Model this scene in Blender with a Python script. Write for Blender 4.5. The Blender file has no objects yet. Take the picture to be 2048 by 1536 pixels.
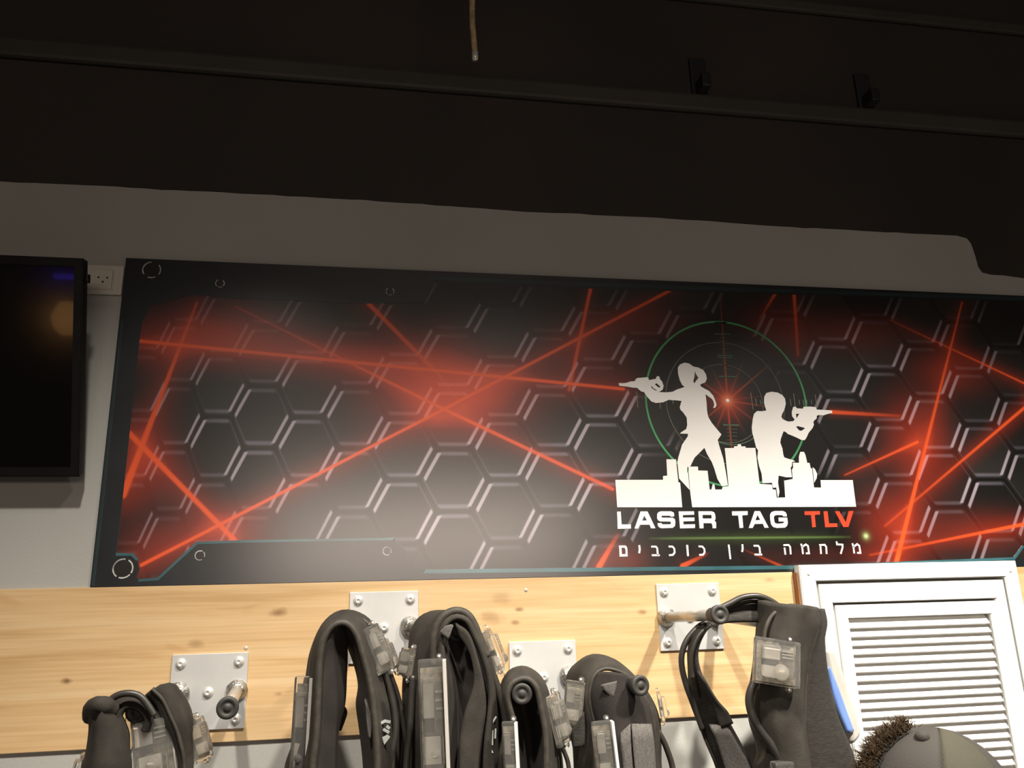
import bpy, bmesh, math, random
import numpy as np
from mathutils import Vector, Matrix
from mathutils.geometry import tessellate_polygon

random.seed(7)
SC = bpy.context.scene
COL = SC.collection

# ------------------------------------------------------------------ camera
YAW, PITCH, ROLL, FPX = 0.17606, 0.27374, -0.02908, 1616.6
CAM = Vector((0.0, -1.7, 1.6))                      # the wall is the plane y = 0
_fwd = Vector((math.sin(YAW)*math.cos(PITCH), math.cos(YAW)*math.cos(PITCH), math.sin(PITCH)))
_r0 = Vector((math.cos(YAW), -math.sin(YAW), 0))
_u0 = _r0.cross(_fwd)
_R = math.cos(ROLL)*_r0 + math.sin(ROLL)*_u0
_U = -math.sin(ROLL)*_r0 + math.cos(ROLL)*_u0
cam = bpy.data.cameras.new('camera')
cam.sensor_width = 36.0
cam.lens = FPX*36.0/2048.0
cam.clip_start = 0.02
camo = bpy.data.objects.new('camera', cam)
COL.objects.link(camo)
M = Matrix((_R, _U, -_fwd)).transposed().to_4x4()
M.translation = CAM
camo.matrix_world = M
SC.camera = camo

# ------------------------------------------------------------------ world, lamps, exposure
world = bpy.data.worlds.new('world')
SC.world = world
world.use_nodes = True
world.node_tree.nodes['Background'].inputs[0].default_value = (0.9, 0.85, 0.75, 1)
world.node_tree.nodes['Background'].inputs[1].default_value = 0.004
SC.view_settings.view_transform = 'Standard'
SC.view_settings.look = 'None'
SC.view_settings.exposure = 0.0
SC.view_settings.gamma = 1.0
SC.view_settings.use_curve_mapping = False

def downlight(x, y, z, power, size=128, blend=0.9, r=0.045, col=(1.0, 0.93, 0.82), aim=None):
    l = bpy.data.lights.new('downlight', 'SPOT')
    l.energy = power; l.color = col; l.spot_size = math.radians(size); l.spot_blend = blend
    l.shadow_soft_size = r
    o = bpy.data.objects.new('downlight', l)
    o.location = (x, y, z)
    if aim:
        o.rotation_euler = (Vector(aim)-Vector((x, y, z))).to_track_quat('-Z', 'Y').to_euler()
    COL.objects.link(o)
    return o
downlight(1.40, -1.18, 3.0, 690, size=118, blend=1.0)
downlight(0.42, -1.04, 3.0, 285, size=110, blend=1.0)  # extra lamp added between its neighbours to brighten the dim middle
downlight(-0.35, -1.18, 3.0, 240, size=118, blend=1.0)
downlight(-2.05, -1.18, 3.0, 60, size=118, blend=1.0)
# bright light panel high on the far side of the room: its soft reflection lies on the sign
al = bpy.data.lights.new('far_light_panel', 'AREA')
al.shape = 'RECTANGLE'; al.size = 2.7; al.size_y = 0.6; al.energy = 35; al.color = (1.0, 0.83, 0.70)
alo = bpy.data.objects.new('far_light_panel', al)
alo.location = (0.50, -5.35, 2.20); alo.rotation_euler = (math.radians(90), 0, 0)
COL.objects.link(alo)

# ------------------------------------------------------------------ survey: photograph point -> place, at depth y
def W(px, py, y=0.0):
    d = _R*((px-1024)/FPX) - _U*((py-768)/FPX) + _fwd
    return CAM + d*((1.7+y)/d.y)
def ZM(ox, oy, s):
    return lambda pts: [(ox+a[0]*s, oy+a[1]*s) + tuple(a[2:]) for a in pts]

# ------------------------------------------------------------------ materials
def mat(name, col, rough=0.6, metal=0.0, noise=None, bump=None, spec=0.5, trans=0.0, ior=1.45, coat=0.0, sheen=0.0, alpha=1.0):
    m = bpy.data.materials.new(name)
    m.use_nodes = True
    nt = m.node_tree
    b = nt.nodes['Principled BSDF']
    b.inputs['Base Color'].default_value = (*col, 1)
    b.inputs['Roughness'].default_value = rough
    b.inputs['Metallic'].default_value = metal
    b.inputs['Specular IOR Level'].default_value = spec
    b.inputs['Transmission Weight'].default_value = trans
    b.inputs['IOR'].default_value = ior
    b.inputs['Coat Weight'].default_value = coat
    b.inputs['Sheen Weight'].default_value = sheen
    tc = nt.nodes.new('ShaderNodeTexCoord')
    if noise:
        sc, amt = noise[:2]
        n = nt.nodes.new('ShaderNodeTexNoise'); n.inputs['Scale'].default_value = sc; n.inputs['Detail'].default_value = 5
        mp = nt.nodes.new('ShaderNodeMapping')
        if len(noise) > 2: mp.inputs['Scale'].default_value = noise[2]
        nt.links.new(tc.outputs['Object'], mp.inputs[0]); nt.links.new(mp.outputs[0], n.inputs['Vector'])
        r = nt.nodes.new('ShaderNodeValToRGB')
        r.color_ramp.elements[0].position = 0.3; r.color_ramp.elements[1].position = 0.7
        r.color_ramp.elements[0].color = (*[c*(1-amt) for c in col], 1)
        r.color_ramp.elements[1].color = (*[min(1, c*(1+amt)) for c in col], 1)
        nt.links.new(n.outputs['Fac'], r.inputs[0]); nt.links.new(r.outputs[0], b.inputs['Base Color'])
    if bump:
        sc, st, di = bump
        n = nt.nodes.new('ShaderNodeTexNoise'); n.inputs['Scale'].default_value = sc; n.inputs['Detail'].default_value = 4
        nt.links.new(tc.outputs['Object'], n.inputs['Vector'])
        bp = nt.nodes.new('ShaderNodeBump'); bp.inputs['Strength'].default_value = st; bp.inputs['Distance'].default_value = di
        nt.links.new(n.outputs['Fac'], bp.inputs['Height']); nt.links.new(bp.outputs[0], b.inputs['Normal'])
    return m

MT = {}
MT['wall'] = mat('grey_wall_paint', (0.40, 0.395, 0.37), 0.75, noise=(3, 0.05), bump=(180, 0.15, 0.002))
MT['black'] = mat('black_wall_paint', (0.033, 0.026, 0.021), 0.7, noise=(1.2, 0.3), bump=(120, 0.2, 0.002))
MT['duct'] = mat('black_duct_paint', (0.050, 0.044, 0.037), 0.65, noise=(4, 0.2))
MT['floor'] = mat('dark_floor', (0.06, 0.055, 0.05), 0.6, noise=(6, 0.2))
MT['room'] = mat('dark_room_paint', (0.10, 0.09, 0.08), 0.8, noise=(3, 0.1))
MT['white'] = mat('white_lacquer', (0.80, 0.79, 0.76), 0.42, noise=(5, 0.02))
MT['ventback'] = mat('vent_backing', (0.10, 0.095, 0.085), 0.9, noise=(8, 0.1))
MT['sockwhite'] = mat('socket_plastic', (0.62, 0.58, 0.52), 0.35, noise=(8, 0.03))
MT['hole'] = mat('dark_hole', (0.01, 0.01, 0.01), 0.8, noise=(50, 0.1))
MT['zinc'] = mat('zinc_plate', (0.64, 0.64, 0.63), 0.42, 0.35, noise=(14, 0.06))
MT['steel'] = mat('bright_steel', (0.82, 0.81, 0.78), 0.22, 0.45, noise=(60, 0.08))
MT['peg'] = mat('zinc_peg', (0.50, 0.47, 0.42), 0.33, 0.7, noise=(40, 0.12))
MT['weld'] = mat('rough_weld', (0.45, 0.43, 0.40), 0.35, 0.9, noise=(90, 0.4), bump=(160, 0.8, 0.004))
MT['rubber'] = mat('black_rubber', (0.030, 0.028, 0.025), 0.55, noise=(60, 0.2))
MT['fabric'] = mat('black_padded_fabric', (0.029, 0.025, 0.020), 0.8, noise=(30, 0.35), bump=(900, 0.6, 0.002), spec=0.35)
MT['webbing'] = mat('black_webbing', (0.022, 0.019, 0.016), 0.8, noise=(60, 0.4, (1, 1, 6)), bump=(600, 0.7, 0.002), spec=0.35)
MT['lining'] = mat('dark_lining', (0.018, 0.014, 0.012), 0.9, noise=(25, 0.3), bump=(700, 0.5, 0.002))
MT['velcro'] = mat('grey_mesh_fabric', (0.085, 0.078, 0.072), 0.9, noise=(300, 0.3), bump=(1000, 0.5, 0.002))
MT['piping'] = mat('piping_fabric', (0.040, 0.035, 0.028), 0.6, noise=(80, 0.25), spec=0.35)
MT['cable'] = mat('black_cable', (0.030, 0.027, 0.023), 0.38, noise=(40, 0.2))
MT['clear'] = mat('clear_plastic', (0.93, 0.91, 0.87), 0.035, trans=0.95, ior=1.36, spec=1.0)
MT['pcb'] = mat('circuit_board', (0.21, 0.185, 0.145), 0.45, noise=(120, 0.5))
MT['chip'] = mat('dark_chip', (0.03, 0.028, 0.025), 0.5, noise=(60, 0.2))
MT['glint'] = mat('white_glint', (0.85, 0.84, 0.80), 0.25, noise=(40, 0.04))  # plain white standing in for bright highlights on the clear sensors
MT['chrome'] = mat('chrome_glint', (0.80, 0.79, 0.76), 0.15, 0.35, noise=(70, 0.1))  # pale and barely metallic: sensor highlights put into the colour
MT['blue'] = mat('blue_plastic', (0.13, 0.22, 0.50), 0.3, noise=(10, 0.08))
MT['palegrey'] = mat('pale_plastic', (0.42, 0.40, 0.37), 0.3, noise=(10, 0.05))
MT['emblem'] = mat('emblem_print', (0.30, 0.31, 0.29), 0.6, noise=(20, 0.1))
MT['print'] = mat('white_print', (0.84, 0.82, 0.80), 0.35, spec=0.8, noise=(20, 0.02))
MT['printred'] = mat('red_print', (0.75, 0.060, 0.022), 0.35, spec=0.8, noise=(20, 0.05))
MT['printgreen'] = mat('green_print', (0.060, 0.30, 0.115), 0.35, spec=0.8, noise=(14, 0.2))
MT['printgreen2'] = mat('dim_green_print', (0.055, 0.10, 0.060), 0.35, spec=0.8, noise=(20, 0.2))
MT['printgrey'] = mat('pale_line_print', (0.16, 0.16, 0.12), 0.35, spec=0.8, noise=(20, 0.2))
MT['border'] = mat('dark_frame_print', (0.010, 0.0135, 0.016), 0.25, spec=1.0, ior=1.7, noise=(9, 0.25))
MT['cyan'] = mat('cyan_edge_print', (0.035, 0.115, 0.135), 0.25, spec=1.0, ior=1.7, noise=(7, 0.35))
MT['teal'] = mat('teal_edge_print', (0.012, 0.030, 0.034), 0.25, spec=1.0, ior=1.7, noise=(7, 0.3))
MT['ringsilver'] = mat('silver_ring_print', (0.50, 0.50, 0.48), 0.35, spec=0.8, noise=(60, 0.6))
MT['ringdark'] = mat('dark_ring_print', (0.012, 0.010, 0.009), 0.25, spec=1.0, ior=1.7, noise=(60, 0.3))
MT['tvbody'] = mat('black_tv_plastic', (0.008, 0.0075, 0.007), 0.45, noise=(20, 0.2), spec=0.2)
MT['tvscreen'] = mat('tv_screen', (0.004, 0.004, 0.004), 0.12, noise=(6, 0.2), coat=0.3)
MT['rope'] = mat('tan_cable', (0.42, 0.30, 0.17), 0.8, noise=(60, 0.35), bump=(300, 0.6, 0.003))
MT['brownwood'] = mat('brown_batten', (0.30, 0.13, 0.045), 0.6, noise=(14, 0.3, (6, 6, 0.6)))
MT['skin'] = mat('skin', (0.52, 0.32, 0.23), 0.55, noise=(25, 0.08))
MT['hair'] = mat('brown_hair', (0.030, 0.018, 0.0085), 0.7, spec=0.15, noise=(90, 0.5))
MT['cap'] = mat('taupe_cap_fabric', (0.014, 0.0115, 0.009), 0.85, noise=(8, 0.25), bump=(500, 0.4, 0.002))
MT['capolive'] = mat('olive_cap_fabric', (0.019, 0.017, 0.0085), 0.85, noise=(8, 0.25), bump=(500, 0.4, 0.002))
MT['shirt'] = mat('dark_shirt', (0.04, 0.045, 0.06), 0.85, noise=(10, 0.2))
MT['trouser'] = mat('grey_trousers', (0.06, 0.06, 0.065), 0.85, noise=(10, 0.2))
MT['eye'] = mat('eye_white', (0.7, 0.68, 0.65), 0.3, noise=(10, 0.03))
MT['lip'] = mat('lip', (0.42, 0.19, 0.16), 0.5, noise=(10, 0.1))
MT['lampblack'] = mat('lamp_black', (0.02, 0.02, 0.02), 0.5, noise=(10, 0.2))
def emis(name, col, st):
    m = mat(name, col, 0.5)
    b = m.node_tree.nodes['Principled BSDF']
    b.inputs['Emission Color'].default_value = (*col, 1); b.inputs['Emission Strength'].default_value = st
    return m
MT['blueled'] = emis('blue_led', (0.10, 0.06, 1.0), 4.0)
MT['warmled'] = emis('warm_sign_light', (1.0, 0.48, 0.16), 3.2)

def wood_material(knots):
    m = bpy.data.materials.new('pine_board'); m.use_nodes = True
    nt = m.node_tree; N = nt.nodes.new; L = nt.links.new
    b = nt.nodes['Principled BSDF']
    b.inputs['Roughness'].default_value = 0.5
    b.inputs['Specular IOR Level'].default_value = 0.4
    geo = N('ShaderNodeNewGeometry')
    def noise(scale, loc=(0, 0, 0), detail=5, dist=0.6):
        mp = N('ShaderNodeMapping'); mp.inputs['Scale'].default_value = scale; mp.inputs['Location'].default_value = loc
        L(geo.outputs['Position'], mp.inputs[0])
        n = N('ShaderNodeTexNoise'); n.inputs['Scale'].default_value = 1; n.inputs['Detail'].default_value = detail
        n.inputs['Distortion'].default_value = dist
        L(mp.outputs[0], n.inputs['Vector'])
        return n.outputs['Fac']
    def ramp(fac, stops):
        r = N('ShaderNodeValToRGB')
        els = r.color_ramp.elements
        els[0].position, els[0].color = stops[0][0], (*stops[0][1], 1)
        els[1].position, els[1].color = stops[-1][0], (*stops[-1][1], 1)
        for p, c in stops[1:-1]:
            e = els.new(p); e.color = (*c, 1)
        L(fac, r.inputs[0]); return r.outputs[0]
    def mix(a, bb, fac, mode='MIX'):
        x = N('ShaderNodeMix'); x.data_type = 'RGBA'; x.blend_type = mode
        if isinstance(fac, float): x.inputs['Factor'].default_value = fac
        else: L(fac, x.inputs['Factor'])
        L(a, x.inputs['A']); L(bb, x.inputs['B']); return x.outputs['Result']
    base = ramp(noise((1.6, 9, 34)), [(0.28, (0.52, 0.32, 0.145)), (0.46, (0.645, 0.435, 0.225)), (0.72, (0.70, 0.505, 0.29))])
    fine = ramp(noise((5, 30, 190), (3, 1, 2), 3, 0.2), [(0.35, (0.88, 0.85, 0.80)), (0.6, (1, 1, 1))])
    c = mix(base, fine, 0.8, 'MULTIPLY')
    blot = ramp(noise((5, 5, 13), (7, 2, 5), 3, 1.2), [(0.62, (0, 0, 0)), (0.78, (1, 1, 1))])
    red = N('ShaderNodeRGB'); red.outputs[0].default_value = (0.46, 0.22, 0.07, 1)
    sc = N('ShaderNodeMath'); sc.operation = 'MULTIPLY'; sc.inputs[1].default_value = 0.45; L(blot, sc.inputs[0])
    c = mix(c, red.outputs[0], sc.outputs[0])
    wob = noise((30, 30, 30), (0, 0, 0), 2, 0)
    for (kx, kz, kr, st) in knots:
        mp = N('ShaderNodeMapping'); mp.inputs['Location'].default_value = (-kx*0.55/kr, 0, -kz/kr)
        mp.inputs['Scale'].default_value = (0.55/kr, 0, 1/kr)
        L(geo.outputs['Position'], mp.inputs[0])
        ln = N('ShaderNodeVectorMath'); ln.operation = 'LENGTH'; L(mp.outputs[0], ln.inputs[0])
        ad = N('ShaderNodeMath'); ad.operation = 'MULTIPLY_ADD'; ad.inputs[1].default_value = 0.9; L(wob, ad.inputs[0]); L(ln.outputs['Value'], ad.inputs[2])
        f = ramp(ad.outputs[0], [(0.42, (st, st, st)), (0.66, (st*0.75, st*0.75, st*0.75)), (0.85, (st*0.30, st*0.30, st*0.30)), (1.0, (0, 0, 0))])
        k = N('ShaderNodeRGB'); k.outputs[0].default_value = (0.13, 0.045, 0.012, 1)
        c = mix(c, k.outputs[0], f)
    L(c, b.inputs['Base Color'])
    return m

# ------------------------------------------------------------------ object helpers
def wl(o):
    v = Vector((0, 0, 0))
    while o: v += o.location; o = o.parent
    return v
def link(name, me, parent=None, loc=None, rot=None):
    o = bpy.data.objects.new(name, me)
    COL.objects.link(o)
    if loc is not None: o.location = loc
    if rot is not None: o.rotation_euler = rot
    if parent is not None:
        base = Vector((0, 0, 0)); p = parent
        while p: base += p.location + p.matrix_parent_inverse.translation; p = p.parent
        o.parent = parent
        o.matrix_parent_inverse = Matrix.Translation(-base)
    return o
def obj(name, bm, m, parent=None, loc=None, rot=None, smooth=False):
    me = bpy.data.meshes.new(name)
    bm.normal_update()
    bm.to_mesh(me); bm.free()
    me.materials.append(MT[m] if isinstance(m, str) else m)
    if smooth:
        for p in me.polygons: p.use_smooth = True
    return link(name, me, parent, loc, rot)
def thing(name, label, cat, loc, group=None):
    o = bpy.data.objects.new(name, None); COL.objects.link(o)
    o.empty_display_size = 0.02
    o.location = loc; o['label'] = label; o['category'] = cat
    if group: o['group'] = group
    return o
def tag(o, label, cat, group=None):
    o['label'] = label; o['category'] = cat
    if group: o['group'] = group
    return o
def struct(o):
    o['kind'] = 'structure'; return o

def box(bm, x0, x1, y0, y1, z0, z1, bev=0.0, mtx=None):
    b = bmesh.new() if bev else bm
    vs = [b.verts.new((x, y, z)) for x in (x0, x1) for y in (y0, y1) for z in (z0, z1)]
    for f in ((0, 1, 3, 2), (4, 6, 7, 5), (0, 4, 5, 1), (2, 3, 7, 6), (0, 2, 6, 4), (1, 5, 7, 3)):
        b.faces.new([vs[i] for i in f])
    if bev:
        bmesh.ops.recalc_face_normals(b, faces=b.faces)
        bmesh.ops.bevel(b, geom=list(b.edges), offset=bev, segments=2, affect='EDGES', profile=0.6)
        if mtx is not None: bmesh.ops.transform(b, matrix=mtx, verts=b.verts)
        merge(bm, b)
    elif mtx is not None:
        bmesh.ops.transform(bm, matrix=mtx, verts=vs)
    return bm
def merge(dst, src):
    mp = {v: dst.verts.new(v.co) for v in src.verts}
    for f in src.faces:
        try: dst.faces.new([mp[v] for v in f.verts])
        except ValueError: pass
    src.free()
def B(*a, **k):
    return box(bmesh.new(), *a, **k)
def cyl(bm, p0, p1, r0, r1=None, seg=20, caps=True):
    r1 = r0 if r1 is None else r1
    p0, p1 = Vector(p0), Vector(p1)
    d = (p1-p0).normalized()
    a = d.orthogonal().normalized(); c = d.cross(a)
    A, Bv = [], []
    for i in range(seg):
        t = 2*math.pi*i/seg
        e = a*math.cos(t)+c*math.sin(t)
        A.append(bm.verts.new(p0+e*r0)); Bv.append(bm.verts.new(p1+e*r1))
    for i in range(seg):
        j = (i+1) % seg
        bm.faces.new((A[i], A[j], Bv[j], Bv[i]))
    if caps:
        bm.faces.new(A[::-1]); bm.faces.new(Bv)
    return bm
def lathe(bm, prof, axis_p, axis_d, seg=24):
    """prof: list of (radius, height) along axis"""
    p0 = Vector(axis_p); d = Vector(axis_d).normalized()
    a = d.orthogonal().normalized(); c = d.cross(a)
    rings = []
    for (r, h) in prof:
        if r < 1e-6: rings.append([bm.verts.new(p0+d*h)])
        else: rings.append([bm.verts.new(p0+d*h+(a*math.cos(2*math.pi*i/seg)+c*math.sin(2*math.pi*i/seg))*r) for i in range(seg)])
    for A, Bv in zip(rings, rings[1:]):
        for i in range(seg):
            j = (i+1) % seg
            if len(A) == 1 and len(Bv) == 1: continue
            if len(A) == 1: bm.faces.new((A[0], Bv[j], Bv[i]))
            elif len(Bv) == 1: bm.faces.new((A[i], A[j], Bv[0]))
            else: bm.faces.new((A[i], A[j], Bv[j], Bv[i]))
    return bm
def crs(P, n):
    """Catmull-Rom resample by arc length"""
    P = [Vector(p) for p in P]
    if len(P) < 3:
        return [P[0].lerp(P[-1], i/(n-1)) for i in range(n)]
    Q = [P[0]*2-P[1]] + P + [P[-1]*2-P[-2]]
    dense = []
    for i in range(1, len(Q)-2):
        for k in range(12):
            t = k/12
            a, b, c, d = Q[i-1], Q[i], Q[i+1], Q[i+2]
            dense.append(0.5*((2*b)+(c-a)*t+(2*a-5*b+4*c-d)*t*t+(3*b-a-3*c+d)*t**3))
    dense.append(P[-1])
    acc = [0]
    for a, b in zip(dense, dense[1:]): acc.append(acc[-1]+(b-a).length)
    out = []; k = 0
    for i in range(n):
        s = acc[-1]*i/(n-1)
        while k < len(acc)-2 and acc[k+1] < s: k += 1
        seg = acc[k+1]-acc[k] or 1e-9
        out.append(dense[k].lerp(dense[k+1], min(1, (s-acc[k])/seg)))
    return out
def tube(bm, P, r, n=None, seg=10, taper=None):
    n = n or max(8, len(P)*5)
    Q = crs(P, n)
    rings = []
    up = None
    for i, p in enumerate(Q):
        d = (Q[min(i+1, n-1)]-Q[max(i-1, 0)]).normalized()
        if up is None: up = d.orthogonal().normalized()
        up = (up-d*up.dot(d)).normalized()
        c = d.cross(up)
        rr = r if taper is None else r*taper(i/(n-1))
        rings.append([bm.verts.new(p+(up*math.cos(2*math.pi*k/seg)+c*math.sin(2*math.pi*k/seg))*rr) for k in range(seg)])
    for A, Bv in zip(rings, rings[1:]):
        for k in range(seg):
            j = (k+1) % seg
            bm.faces.new((A[k], A[j], Bv[j], Bv[k]))
    bm.faces.new(rings[0][::-1]); bm.faces.new(rings[-1])
    return bm
def loft(rails, thick, n=44, m=9, puff=0.0):
    """padded sheet through the rails (each a list of Vectors), closed, with rounded edges"""
    RR = [crs(r, n) for r in rails]
    G = []
    for i in range(n):
        row = [r[i] for r in RR]
        G.append(crs(row, m))
    bm = bmesh.new()
    T, Bo = [], []
    for i in range(n):
        tr, br = [], []
        for j in range(m):
            a = G[min(i+1, n-1)][j]-G[max(i-1, 0)][j]
            b = G[i][min(j+1, m-1)]-G[i][max(j-1, 0)]
            nn = a.cross(b)
            nn = nn.normalized() if nn.length > 1e-9 else Vector((0, 0, 1))
            v = 2*j/(m-1)-1
            w = thick*0.5*(0.35+0.65*math.sqrt(max(0, 1-abs(v)**4)))+puff*(1-v*v)
            tr.append(bm.verts.new(G[i][j]+nn*w)); br.append(bm.verts.new(G[i][j]-nn*(w-puff*(1-v*v))))
        T.append(tr); Bo.append(br)
    for i in range(n-1):
        for j in range(m-1):
            bm.faces.new((T[i][j], T[i+1][j], T[i+1][j+1], T[i][j+1]))
            bm.faces.new((Bo[i][j], Bo[i][j+1], Bo[i+1][j+1], Bo[i+1][j]))
        bm.faces.new((T[i][0], Bo[i][0], Bo[i+1][0], T[i+1][0]))
        bm.faces.new((T[i][-1], T[i+1][-1], Bo[i+1][-1], Bo[i][-1]))
    for j in range(m-1):
        bm.faces.new((T[0][j], T[0][j+1], Bo[0][j+1], Bo[0][j]))
        bm.faces.new((T[-1][j], Bo[-1][j], Bo[-1][j+1], T[-1][j+1]))
    bmesh.ops.recalc_face_normals(bm, faces=bm.faces)
    return bm
def rail(pts, y, down=0.0, both=True, up=0.0):
    """photo polyline at depth y (or own depth per point) -> Vectors; carried on below the picture by `down` metres"""
    V = [W(p[0], p[1], p[2] if len(p) > 2 else y) for p in pts]
    if down:
        e, b0 = V[-1].copy(), V[0].copy()
        k = max(2, int(down/0.035))
        for i in range(1, k+1):
            V.append(e+Vector((0, 0, -down*i/k)))
            if both: V.insert(0, b0+Vector((0, 0, -down*i/k)))
    return V

# flat pieces of print on the sign: polygon (with holes) of wall x,z pairs, extruded by a hair
def flat(polys, y0, th=0.0006):
    bm = bmesh.new()
    allv = [p for poly in polys for p in poly]
    tris = tessellate_polygon([[Vector((p[0], p[1], 0)) for p in poly] for poly in polys])
    F = [bm.verts.new((p[0], y0-th, p[1])) for p in allv]
    for t in tris:
        try: bm.faces.new([F[i] for i in t])
        except ValueError: pass
    Bk = [bm.verts.new((p[0], y0, p[1])) for p in allv]
    for t in tris:
        try: bm.faces.new([Bk[i] for i in reversed(t)])
        except ValueError: pass
    k = 0
    for poly in polys:
        nn = len(poly)
        for i in range(nn):
            j = (i+1) % nn
            try: bm.faces.new((F[k+i], F[k+j], Bk[k+j], Bk[k+i]))
            except ValueError: pass
        k += nn
    bmesh.ops.recalc_face_normals(bm, faces=bm.faces)
    return bm
SY = -0.006                                           # the sign's face
def wx(pts):                                          # photo points on the sign face -> wall x,z
    return [(lambda v: (v.x, v.z))(W(p[0], p[1], SY)) for p in pts]
def stroke_poly(P, w):
    """outline of a polyline (x,z) of width w with mitred joints"""
    P = [Vector((p[0], p[1])) for p in P]
    Lf, Rt = [], []
    for i, p in enumerate(P):
        d0 = (p-P[i-1]).normalized() if i else None
        d1 = (P[i+1]-p).normalized() if i < len(P)-1 else None
        d = ((d0+d1).normalized() if d0 and d1 else (d0 or d1))
        nrm = Vector((-d.y, d.x))
        k = 1.0
        if d0 and d1: k = 1/max(0.5, nrm.dot(Vector((-d1.y, d1.x))))
        Lf.append(p+nrm*w*0.5*k); Rt.append(p-nrm*w*0.5*k)
    return [(v.x, v.y) for v in Lf+Rt[::-1]]
def ring_poly(cx, cz, r0, r1, a0=0, a1=2*math.pi, n=96):
    o = [(cx+r1*math.cos(a0+(a1-a0)*i/n), cz+r1*math.sin(a0+(a1-a0)*i/n)) for i in range(n+1)]
    i_ = [(cx+r0*math.cos(a0+(a1-a0)*i/n), cz+r0*math.sin(a0+(a1-a0)*i/n)) for i in range(n+1)]
    return o+i_[::-1]
def strips(polys_list, y0, th=0.0006):
    bm = bmesh.new()
    for p in polys_list: merge(bm, flat(p if isinstance(p[0], list) else [p], y0, th))
    return bm

# ================================================================== the room
Z0, Z1 = 0.0, 3.35
XL, XR, YF = -2.6, 3.4, -5.6
struct(obj('wall_back', B(XL-0.1, XR+0.1, 0.0, 0.12, Z0, Z1), 'wall'))
struct(obj('floor', B(XL-0.1, XR+0.1, YF-0.1, 0.12, -0.1, 0.0), 'floor'))
struct(obj('ceiling', B(XL-0.1, XR+0.1, YF-0.1, 0.12, Z1, Z1+0.1), 'black'))
struct(obj('wall_left', B(XL-0.1, XL, YF, 0.0, Z0, Z1), 'room'))
struct(obj('wall_right', B(XR, XR+0.1, YF, 0.0, Z0, Z1), 'room'))
struct(obj('wall_front', B(XL-0.1, XR+0.1, YF-0.1, YF, Z0, Z1), 'room'))
# black paint coat over the upper wall, with its hand-cut lower edge and the step at the right
edge = [(-0.9, 2.513)]
pts = [(0, 362), (170, 369), (380, 381), (512, 387), (700, 397), (900, 411), (1024, 421), (1160, 427), (1290, 433), (1424, 441), (1470, 446), (1560, 452), (1750, 462), (1880, 468), (1915, 470), (1935, 475), (1944, 486), (1952, 510), (1958, 532), (1966, 544), (1985, 548), (2048, 555)]
edge = [(XL, 2.512)] + [((lambda v: (v.x, v.z))(W(a, b, -0.003))) for a, b in pts]
edge += [(XR, edge[-1][1])]
fine = []
for (a, b), (c, d) in zip(edge, edge[1:]):
    k = max(1, int(abs(c-a)/0.03))
    for i in range(k):
        t = i/k
        fine.append((a+(c-a)*t, b+(d-b)*t+random.uniform(-1, 1)*0.0012))
fine.append(edge[-1])
struct(obj('trim_1', flat([fine+[(XR, Z1), (XL, Z1)]], 0.0, 0.003), 'black'))
# black duct running along the upper wall, and the rail above it
bm = B(XL, XR, -0.022, -0.003, 2.812, 2.862, bev=0.009)
struct(obj('trim_2', bm, 'duct'))
bm = B(XL, XR, -0.018, -0.003, 3.155, 3.19, bev=0.007)
struct(obj('trim_3', bm, 'duct'))

def bracket(px, py, label):
    c = W(px, py, -0.05)
    t = thing('duct_bracket', label, 'bracket', (c.x, -0.003, 2.862), 'black brackets on the duct')
    obj('back_plate', B(c.x-0.022, c.x+0.022, -0.012, -0.003, 2.862, 2.975, bev=0.003), 'lampblack', t)
    obj('arm', B(c.x-0.012, c.x+0.012, -0.055, -0.010, 2.862, 2.90, bev=0.004), 'lampblack', t)
    return t
bracket(1410, 140, 'small black bracket on the dark duct, nearer the hanging tan cable')
bracket(1750, 190, 'small black bracket on the dark duct, above the step in the black paint')

# hanging tan cable
c0, c1, c2, c3 = W(943, -260, -0.30), W(944, 0, -0.30), W(946, 60, -0.30), W(950, 106, -0.30)
c0.z = Z1
t = thing('hanging_cable', 'short tan cable hanging down in front of the black wall', 'cable', (c0.x, c0.y, Z1))
bm = tube(bmesh.new(), [c0, c1, c2, c3], 0.0062, n=40)
obj('cord', bm, 'rope', t, smooth=True)
bm = lathe(bmesh.new(), [(0.0, -0.004), (0.0055, -0.003), (0.0068, 0.003), (0.0068, 0.014), (0.005, 0.017), (0, 0.018)], W(950, 117, -0.30), (0, 0, 1))
obj('ferrule', bm, 'steel', t, smooth=True)

# ================================================================== pine boards
def kp(px, py):
    v = W(px, py, -0.006); return v.x, v.z
KN = [(*kp(135, 1362), 0.013, 0.9), (*kp(556, 1226), 0.020, 0.75), (*kp(1037, 1219), 0.013, 0.85), (*kp(1030, 1245), 0.012, 0.6), (*kp(980, 1235), 0.030, 0.35), (*kp(392, 1287), 0.018, 0.4), (*kp(1286, 1225), 0.013, 0.6), (*kp(558, 1388), 0.010, 0.5), (*kp(1540, 1160), 0.016, 0.5), (*kp(1000, 1195), 0.03, 0.25)]
MT['pine'] = wood_material(KN)
VY = -0.030                                           # louvre face
BY = -0.006                                           # board face
zt, zb = W(900, 1159, BY).z, W(698, 1471, BY).z
xe = W(1589, 1180, BY).x
bo = thing('hook_board', 'long knotty pine board below the sign, carrying the hook plates', 'board', (-0.2, 0, zb))
obj('plank', B(XL+0.3, xe, BY, -0.0005, zb, zt, bev=0.0012), 'pine', bo)
for (px, py) in ((1052, 1180), (492, 1296)):
    p = W(px, py, BY)
    obj('screw', lathe(bmesh.new(), [(0.0034, 0), (0.0034, 0.0008), (0.0022, 0.0016), (0, 0.0018)], p, (0, -1, 0), 12), 'steel', bo, smooth=True)
xr = W(2032, 1130, VY).x
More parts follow.
